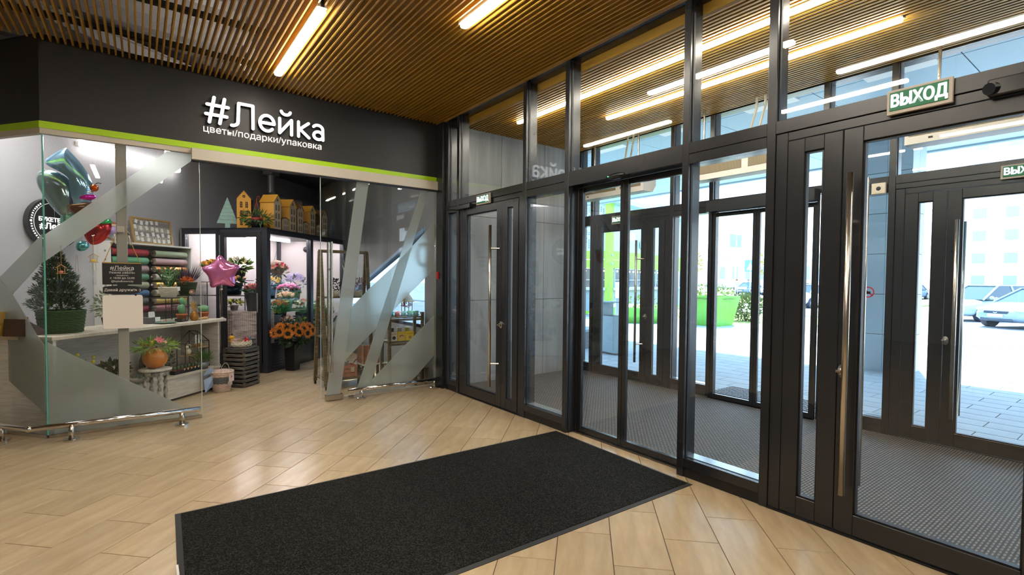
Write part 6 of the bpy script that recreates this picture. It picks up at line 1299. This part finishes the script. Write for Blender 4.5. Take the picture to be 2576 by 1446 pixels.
# cars
def car(lb, x, y, rz, paint, L=4.4, Wd=1.75, H=1.42, hatch=False, plate='', group=None):
    t = T('car', lb, 'car', (x, y, -.074), rz, group)
    # stations: x, half width, z bottom, z belt
    st_ = [(-L/2, .62, .40, .62), (-L/2+.10, .76, .25, .84), (-L/2+.5, .85, .20, .95), (-L/4, .87, .19, .97), (0, .875, .19, .95), (L/4-.1, .87, .19, .93), (L/2-.75, .85, .20, .88), (L/2-.28, .78, .22, .76), (L/2-.05, .66, .30, .62), (L/2, .58, .36, .55)]
    if hatch: st_[0] = (-L/2, .70, .35, .85); st_[1] = (-L/2+.08, .80, .25, .95)
    n_ = 12
    def ring(x_, w_, z0, z1, tw=None):
        cz, hz = (z0+z1)/2, (z1-z0)/2; o = []
        for k in range(n_):
            a = 2*pi*(k+.5)/n_; c_, s_ = cos(a), sin(a); p_ = .45
            o.append((x_, w_*math.copysign(abs(c_)**p_, c_)*(1-.06*max(0, s_)), cz+hz*math.copysign(abs(s_)**p_, s_)))
        return o
    vs = []; fs = []
    for s_ in st_: vs += ring(*s_)
    for i in range(len(st_)-1):
        for k in range(n_): a = i*n_+k; b_ = i*n_+(k+1) % n_; fs.append((a, b_, b_+n_, a+n_))
    fs += [tuple(range(n_)), tuple(range((len(st_)-1)*n_, len(st_)*n_))]
    P(MB().add(vs, fs), 'body', paint, t, True)
    x0, x1, x2, x3 = (-L/2+.15, -L/2+.55, .25, 1.15) if hatch else (-L/2+.75, -L/2+1.35, .25, 1.20)
    def cab(i_, w0, w1, xx, zz): return [(xx[0], w0, .90), (xx[0], -w0, .90), (xx[3], -w0, .90), (xx[3], w0, .90), (xx[1], w1, zz), (xx[1], -w1, zz), (xx[2], -w1, zz), (xx[2], w1, zz)]
    F8 = [(0, 1, 2, 3), (4, 5, 6, 7), (0, 1, 5, 4), (1, 2, 6, 5), (2, 3, 7, 6), (3, 0, 4, 7)]
    P(MB().add(cab(0, .80, .60, (x0, x1, x2, x3), H-.03), F8), 'window_glass', KG, t)
    P(MB().bb(x1-.05, x2+.06, -.60, .60, H-.05, H, .02), 'roof', paint, t)
    pil = MB()
    for e in (-1, 1):
        for (a, b_) in (((x0-.02, .81), (x1-.02, .61)), ((x3+.03, .81), (x2+.04, .61)), ((-.35, .815), (-.32, .615))): pil.tube([(a[0], e*a[1], .90), (b_[0], e*b_[1], H-.03)], .035, 6)
    P(pil, 'pillar', paint, t)
    for wx in (-L/2+.80, L/2-.85):
        for e in (-1, 1):
            q = P(MB().tube([(wx, e*.68, .31), (wx, e*.885, .31)], .32, 22), 'wheel', C('tyre', (.03, .04, .06), .8), t); hb = MB().tube([(wx, e*.87, .31), (wx, e*.892, .31)], .17, 16)
            for k in range(7): a = 2*pi*k/7; hb.tube([(wx, e*.895, .31), (wx+.2*cos(a), e*.895, .31+.2*sin(a))], .018, 5)
            P(hb, 'hubcap', C('hub_silver', (.5, .55, .6), .3, metal=.5), q)
    for e in (-1, 1):
        P(MB().ball((L/2-.20, e*.58, .66), .13, 12, 8, (1, 1.3, .55)), 'headlamp', C('lamp_clear', (.75, .8, .85), .1), t, True); P(MB().ball((-L/2+.08, e*.62, .78), .13, 12, 8, (.6, 1.2, .8)), 'tail_lamp', C('tail_red', (.65, .04, .05), .2), t, True)
        P(MB().ball((.95, e*.93, .98), .09, 10, 7, (.6, 1, .8)), 'mirror', paint, t, True)
    P(MB().bb(L/2-.06, L/2+.015, -.38, .38, .52, .62, .02), 'grille', C('grille', (.03, .05, .08), .3), t); P(MB().bb(L/2-.08, L/2+.0, -.50, .50, .27, .38, .02), 'lower_grille', C('grille2', (.05, .08, .12), .4), t)
    P(MB().b(L/2+.012, L/2+.022, -.24, .24, .41, .51), 'number_plate', WHITE, t); P(MB().b(-L/2-.02, -L/2-.01, -.24, .24, .50, .60), 'number_plate', WHITE, t)
    bd = MB().tube([(L/2+.01, -.06, .57), (L/2+.012, .0, .545), (L/2+.01, .06, .57)], .012, 6); P(bd, 'badge', CHROME, t)
    return t
PA, PB, PC_ = mat('silver_blue_paint', (.42, .58, .62), .25, coat=1), mat('mid_blue_grey_paint', (.22, .32, .40), .25, coat=1), mat('white_paint_car', (.62, .64, .66), .25, coat=1)
car('silver blue hatchback on the road, partly hidden by the grey blue car', 28.8, 4.85, radians(150), PA, 4.1, hatch=True, H=1.5)
car('grey blue saloon in front of the silver hatchback', 25.9, 2.8, radians(153), PB, 4.5)
car('white car seen from behind through the narrow pane of the big door', 33.3, 13.6, radians(-10), PC_, 4.3)
pc = [mat('far_paint_%d' % i, c_, .4) for i, c_ in enumerate(((.55, .6, .65), (.12, .2, .32), (.5, .08, .08), (.7, .72, .74), (.15, .18, .2)))]
for i in range(11):
    y = 12+i*3.1 if i < 7 else 42+(i-7)*3.4; x = 58 if i < 7 else 56
    car(['pale', 'navy', 'red', 'white', 'dark', 'pale', 'white', 'navy', 'dark', 'red', 'white'][i]+' car parked far across the road, number %s in the row' % ['one', 'two', 'three', 'four', 'five', 'six', 'seven', 'eight', 'nine', 'ten', 'eleven'][i], x, y, radians(180+rnd.uniform(-4, 4)), pc[i % 5], group='cars parked far across the road')

# people far away
def person(lb, x, y, rz, top, trous, hairc, bag):
    t = T('person', lb, 'person', (x, y, 0), rz)
    J = {'pel': (0, 0, .92), 'ch': (0, 0, 1.28), 'nk': (0, 0, 1.46), 'hd': (0, .01, 1.60), 'tp': (0, .01, 1.72), 'ls': (.17, 0, 1.40), 'rs': (-.17, 0, 1.40), 'le': (.24, .02, 1.14), 're': (-.24, .02, 1.14), 'lh': (.23, .12, .92), 'rh': (-.24, .10, .90), 'lp': (.09, 0, .88), 'rp': (-.09, 0, .88), 'lk': (.10, .05, .48), 'rk': (-.10, -.04, .48), 'la': (.10, -.02, .08), 'ra': (-.10, -.12, .09), 'lf': (.10, .13, .03), 'rf': (-.10, .02, .03)}
    E_ = [('pel', 'ch'), ('ch', 'nk'), ('nk', 'hd'), ('hd', 'tp'), ('ch', 'ls'), ('ls', 'le'), ('le', 'lh'), ('ch', 'rs'), ('rs', 're'), ('re', 'rh'), ('pel', 'lp'), ('lp', 'lk'), ('lk', 'la'), ('la', 'lf'), ('pel', 'rp'), ('rp', 'rk'), ('rk', 'ra'), ('ra', 'rf')]
    R_ = {'pel': .14, 'ch': .15, 'nk': .055, 'hd': .09, 'tp': .06, 'ls': .065, 'rs': .065, 'le': .045, 're': .045, 'lh': .03, 'rh': .03, 'lp': .09, 'rp': .09, 'lk': .06, 'rk': .06, 'la': .045, 'ra': .045, 'lf': .035, 'rf': .035}
    ks = list(J); me = bpy.data.meshes.new('body'); me.from_pydata([J[k] for k in ks], [(ks.index(a), ks.index(b_)) for a, b_ in E_], []); o = P(me, 'body', None, t)
    md = o.modifiers.new('skin', 'SKIN'); sv_ = me.skin_vertices[0].data
    for i, k in enumerate(ks): sv_[i].radius = (R_[k], R_[k]*.8); sv_[i].use_root = (k == 'pel')
    o.modifiers.new('sub', 'SUBSURF').levels = 1; o.modifiers['sub'].render_levels = 2
    sk = C('skin', (.55, .36, .28), .6); m_ = bpy.data.materials.new('figure'); m_.use_nodes = True; nt = m_.node_tree; b = nt.nodes['Principled BSDF']; tx = nt.nodes.new('ShaderNodeTexCoord'); sp = nt.nodes.new('ShaderNodeSeparateXYZ'); cr_ = nt.nodes.new('ShaderNodeValToRGB'); cr_.color_ramp.interpolation = 'CONSTANT'
    mm = nt.nodes.new('ShaderNodeMath'); mm.operation = 'DIVIDE'; mm.inputs[1].default_value = 2
    nt.links.new(tx.outputs['Object'], sp.inputs[0]); nt.links.new(sp.outputs['Z'], mm.inputs[0]); nt.links.new(mm.outputs[0], cr_.inputs[0]); nt.links.new(cr_.outputs[0], b.inputs['Base Color'])
    el = cr_.color_ramp.elements; el[0].position = 0; el[0].color = (.05, .05, .06, 1); el[1].position = .05; el[1].color = (*trous, 1)
    for p_, c_ in ((.46, top), (.735, (.55, .36, .28))): e = el.new(p_); e.color = (*c_, 1)
    me.materials.append(m_)
    P(MB().ball((0, -.015, 1.64), .108, 12, 8, (1, 1.05, .95)), 'hair', C('hair_c', hairc, .8), t, True)
    for e in (-1, 1): P(MB().ball((e*.035, .095, 1.61), .010, 6, 5), 'eye', BLACK, t); P(MB().ball((e*.10, .01, 1.59), .018, 6, 5), 'ear', sk, t)
    P(MB().ball((0, .11, 1.58), .014, 6, 5), 'nose', sk, t); P(MB().b(-.02, .02, .095, .10, 1.545, 1.55), 'mouth', C('lip', (.4, .12, .1), .6), t)
    if bag: P(MB().bb(-.14, .14, -.28, -.10, 1.05, 1.42, .04), 'backpack', C('backpack', bag, .7), t)
    else: P(MB().bb(-.33, -.20, .0, .12, .55, .85, .02), 'shopping_bag', C('shopping', (.08, .08, .1), .7), t)
person('person with long brown hair in a beige jacket standing across the lawn', 50.5, 28.0, radians(-60), (.42, .34, .30), (.50, .40, .34), (.25, .10, .05), None)
person('person in a blue jacket with a blue backpack standing across the lawn', 51.0, 27.0, radians(-60), (.20, .36, .55), (.10, .20, .45), (.20, .18, .16), (.12, .20, .55))
# lamp post, signs, banners
t = T('street_lamp', 'tall pale lamp post with banner flags across the lawn', 'lamp', (52.5, 29.3, 0)); PL = C('pale_pole', (.60, .68, .70), .5)
P(MB().tube([(0, 0, 0), (0, 0, 9)], .10, 8), 'pole', PL, t); P(MB().b(-1.2, -.1, -.03, .03, 5.2, 6.6), 'banner', C('banner_blue', (.25, .5, .6), .6), t); P(MB().b(.1, 1.1, -.03, .03, 5.2, 6.6), 'banner', C('banner_blue', (.25, .5, .6), .6), t); P(MB().tube([(0, 0, 9), (.6, 0, 9.3)], .07, 6), 'arm', PL, t)
t = T('road_sign', 'blue square pedestrian crossing sign on a pole', 'sign', (46, 24.2, 0)); P(MB().tube([(0, 0, 0), (0, 0, 3.6)], .05, 6), 'pole', PL, t); P(MB().bb(-.03, .03, -.55, .55, 2.4, 3.5, .01), 'plate', C('sign_blue', (.12, .48, .70), .5), t); P(MB().prism([(-.35, 2.55), (.35, 2.55), (0, 3.3)], lambda u, v, q: (q, u, v), -.05, -.03), 'white_triangle', WHITE, t)
for i, (x, y, h_) in enumerate(((60, 14, 8), (62, 8.5, 9), (61, 26, 8))):
    t = T('street_lamp', ['pale lamp post behind the white car', 'pale lamp post above the silver hatchback', 'pale lamp post by the far car park'][i], 'lamp', (x, y, 0)); P(MB().tube([(0, 0, 0), (0, 0, h_)], .12, 8), 'pole', PL, t); P(MB().tube([(0, 0, h_), (-1.2, 0, h_+.3)], .07, 6), 'arm', PL, t)
# buildings
def block(lb, x, y, w, d, h, m, rows, cols, rz=0, roof=None, wm=None, face='x'):
    t = T('building', lb, 'building', (x, y, 0), rz); P(MB().b(-d/2, d/2, -w/2, w/2, 0, h), 'wall', m, t); wm = wm or C('far_window', (.30, .42, .55), .3)
    if roof: P(MB().prism([(-d/2-.4, h), (d/2+.4, h), (0, h+roof[0])], lambda u, v, q: (u, q, v), -w/2-.4, w/2+.4), 'roof', roof[1], t)
    else: P(MB().b(-d/2-.2, d/2+.2, -w/2-.2, w/2+.2, h, h+.4), 'roof', PL, t)
    for i in range(rows):
        for j in range(cols):
            y_ = -w/2+w*(j+.5)/cols; z_ = h*(i+.55)/rows; ww, hh = w/cols*.42, h/rows*.45
            P(MB().b(-d/2-.05, -d/2+.01, y_-ww/2, y_+ww/2, z_-hh/2, z_+hh/2), 'window', wm, t)
PW = C('pale_render', (.66, .66, .66), .8); PP = C('pale_pink', (.62, .52, .50), .8)
block('long white apartment block far behind the cars', 112, -4, 50, 14, 24, PW, 7, 14, radians(4))
block('pale apartment tower beside the kiosk in the distance', 120, 92, 26, 14, 30, PW, 9, 6, radians(30))
block('pale pink low building with red roof in the distance', 100, 78, 16, 10, 6, PP, 2, 5, radians(25), (3, C('red_roof', (.55, .18, .16), .7)))
block('long low white store with teal roof in the distance', 112, 56, 22, 12, 6, PW, 1, 8, radians(12), (2.6, C('teal_roof', (.22, .50, .56), .6)))
block('white store hall with a blue fascia behind the white car', 100, 33, 12, 10, 5, PW, 1, 5, radians(8))
for i, (x, y) in enumerate(((66, 44), (70, 58), (68, 33), (72, 5))):
    t = T('tree', ['thin pale autumn tree by the far car park, nearest the kiosk', 'thin pale autumn tree before the red roof', 'thin pale autumn tree behind the standing people', 'thin pale autumn tree near the long white block'][i], 'tree', (x, y, 0)); P(MB().tube([(0, 0, 0), (0, 0, 3)], .12, 6), 'trunk', C('bark3', (.3, .26, .2), .9), t); P(MB().bush((0, 0, 4), (1.6, 1.6, 2), 260, .3, .6, .2, .1), 'crown', C('autumn', (.42, .36, .14), .8), t)
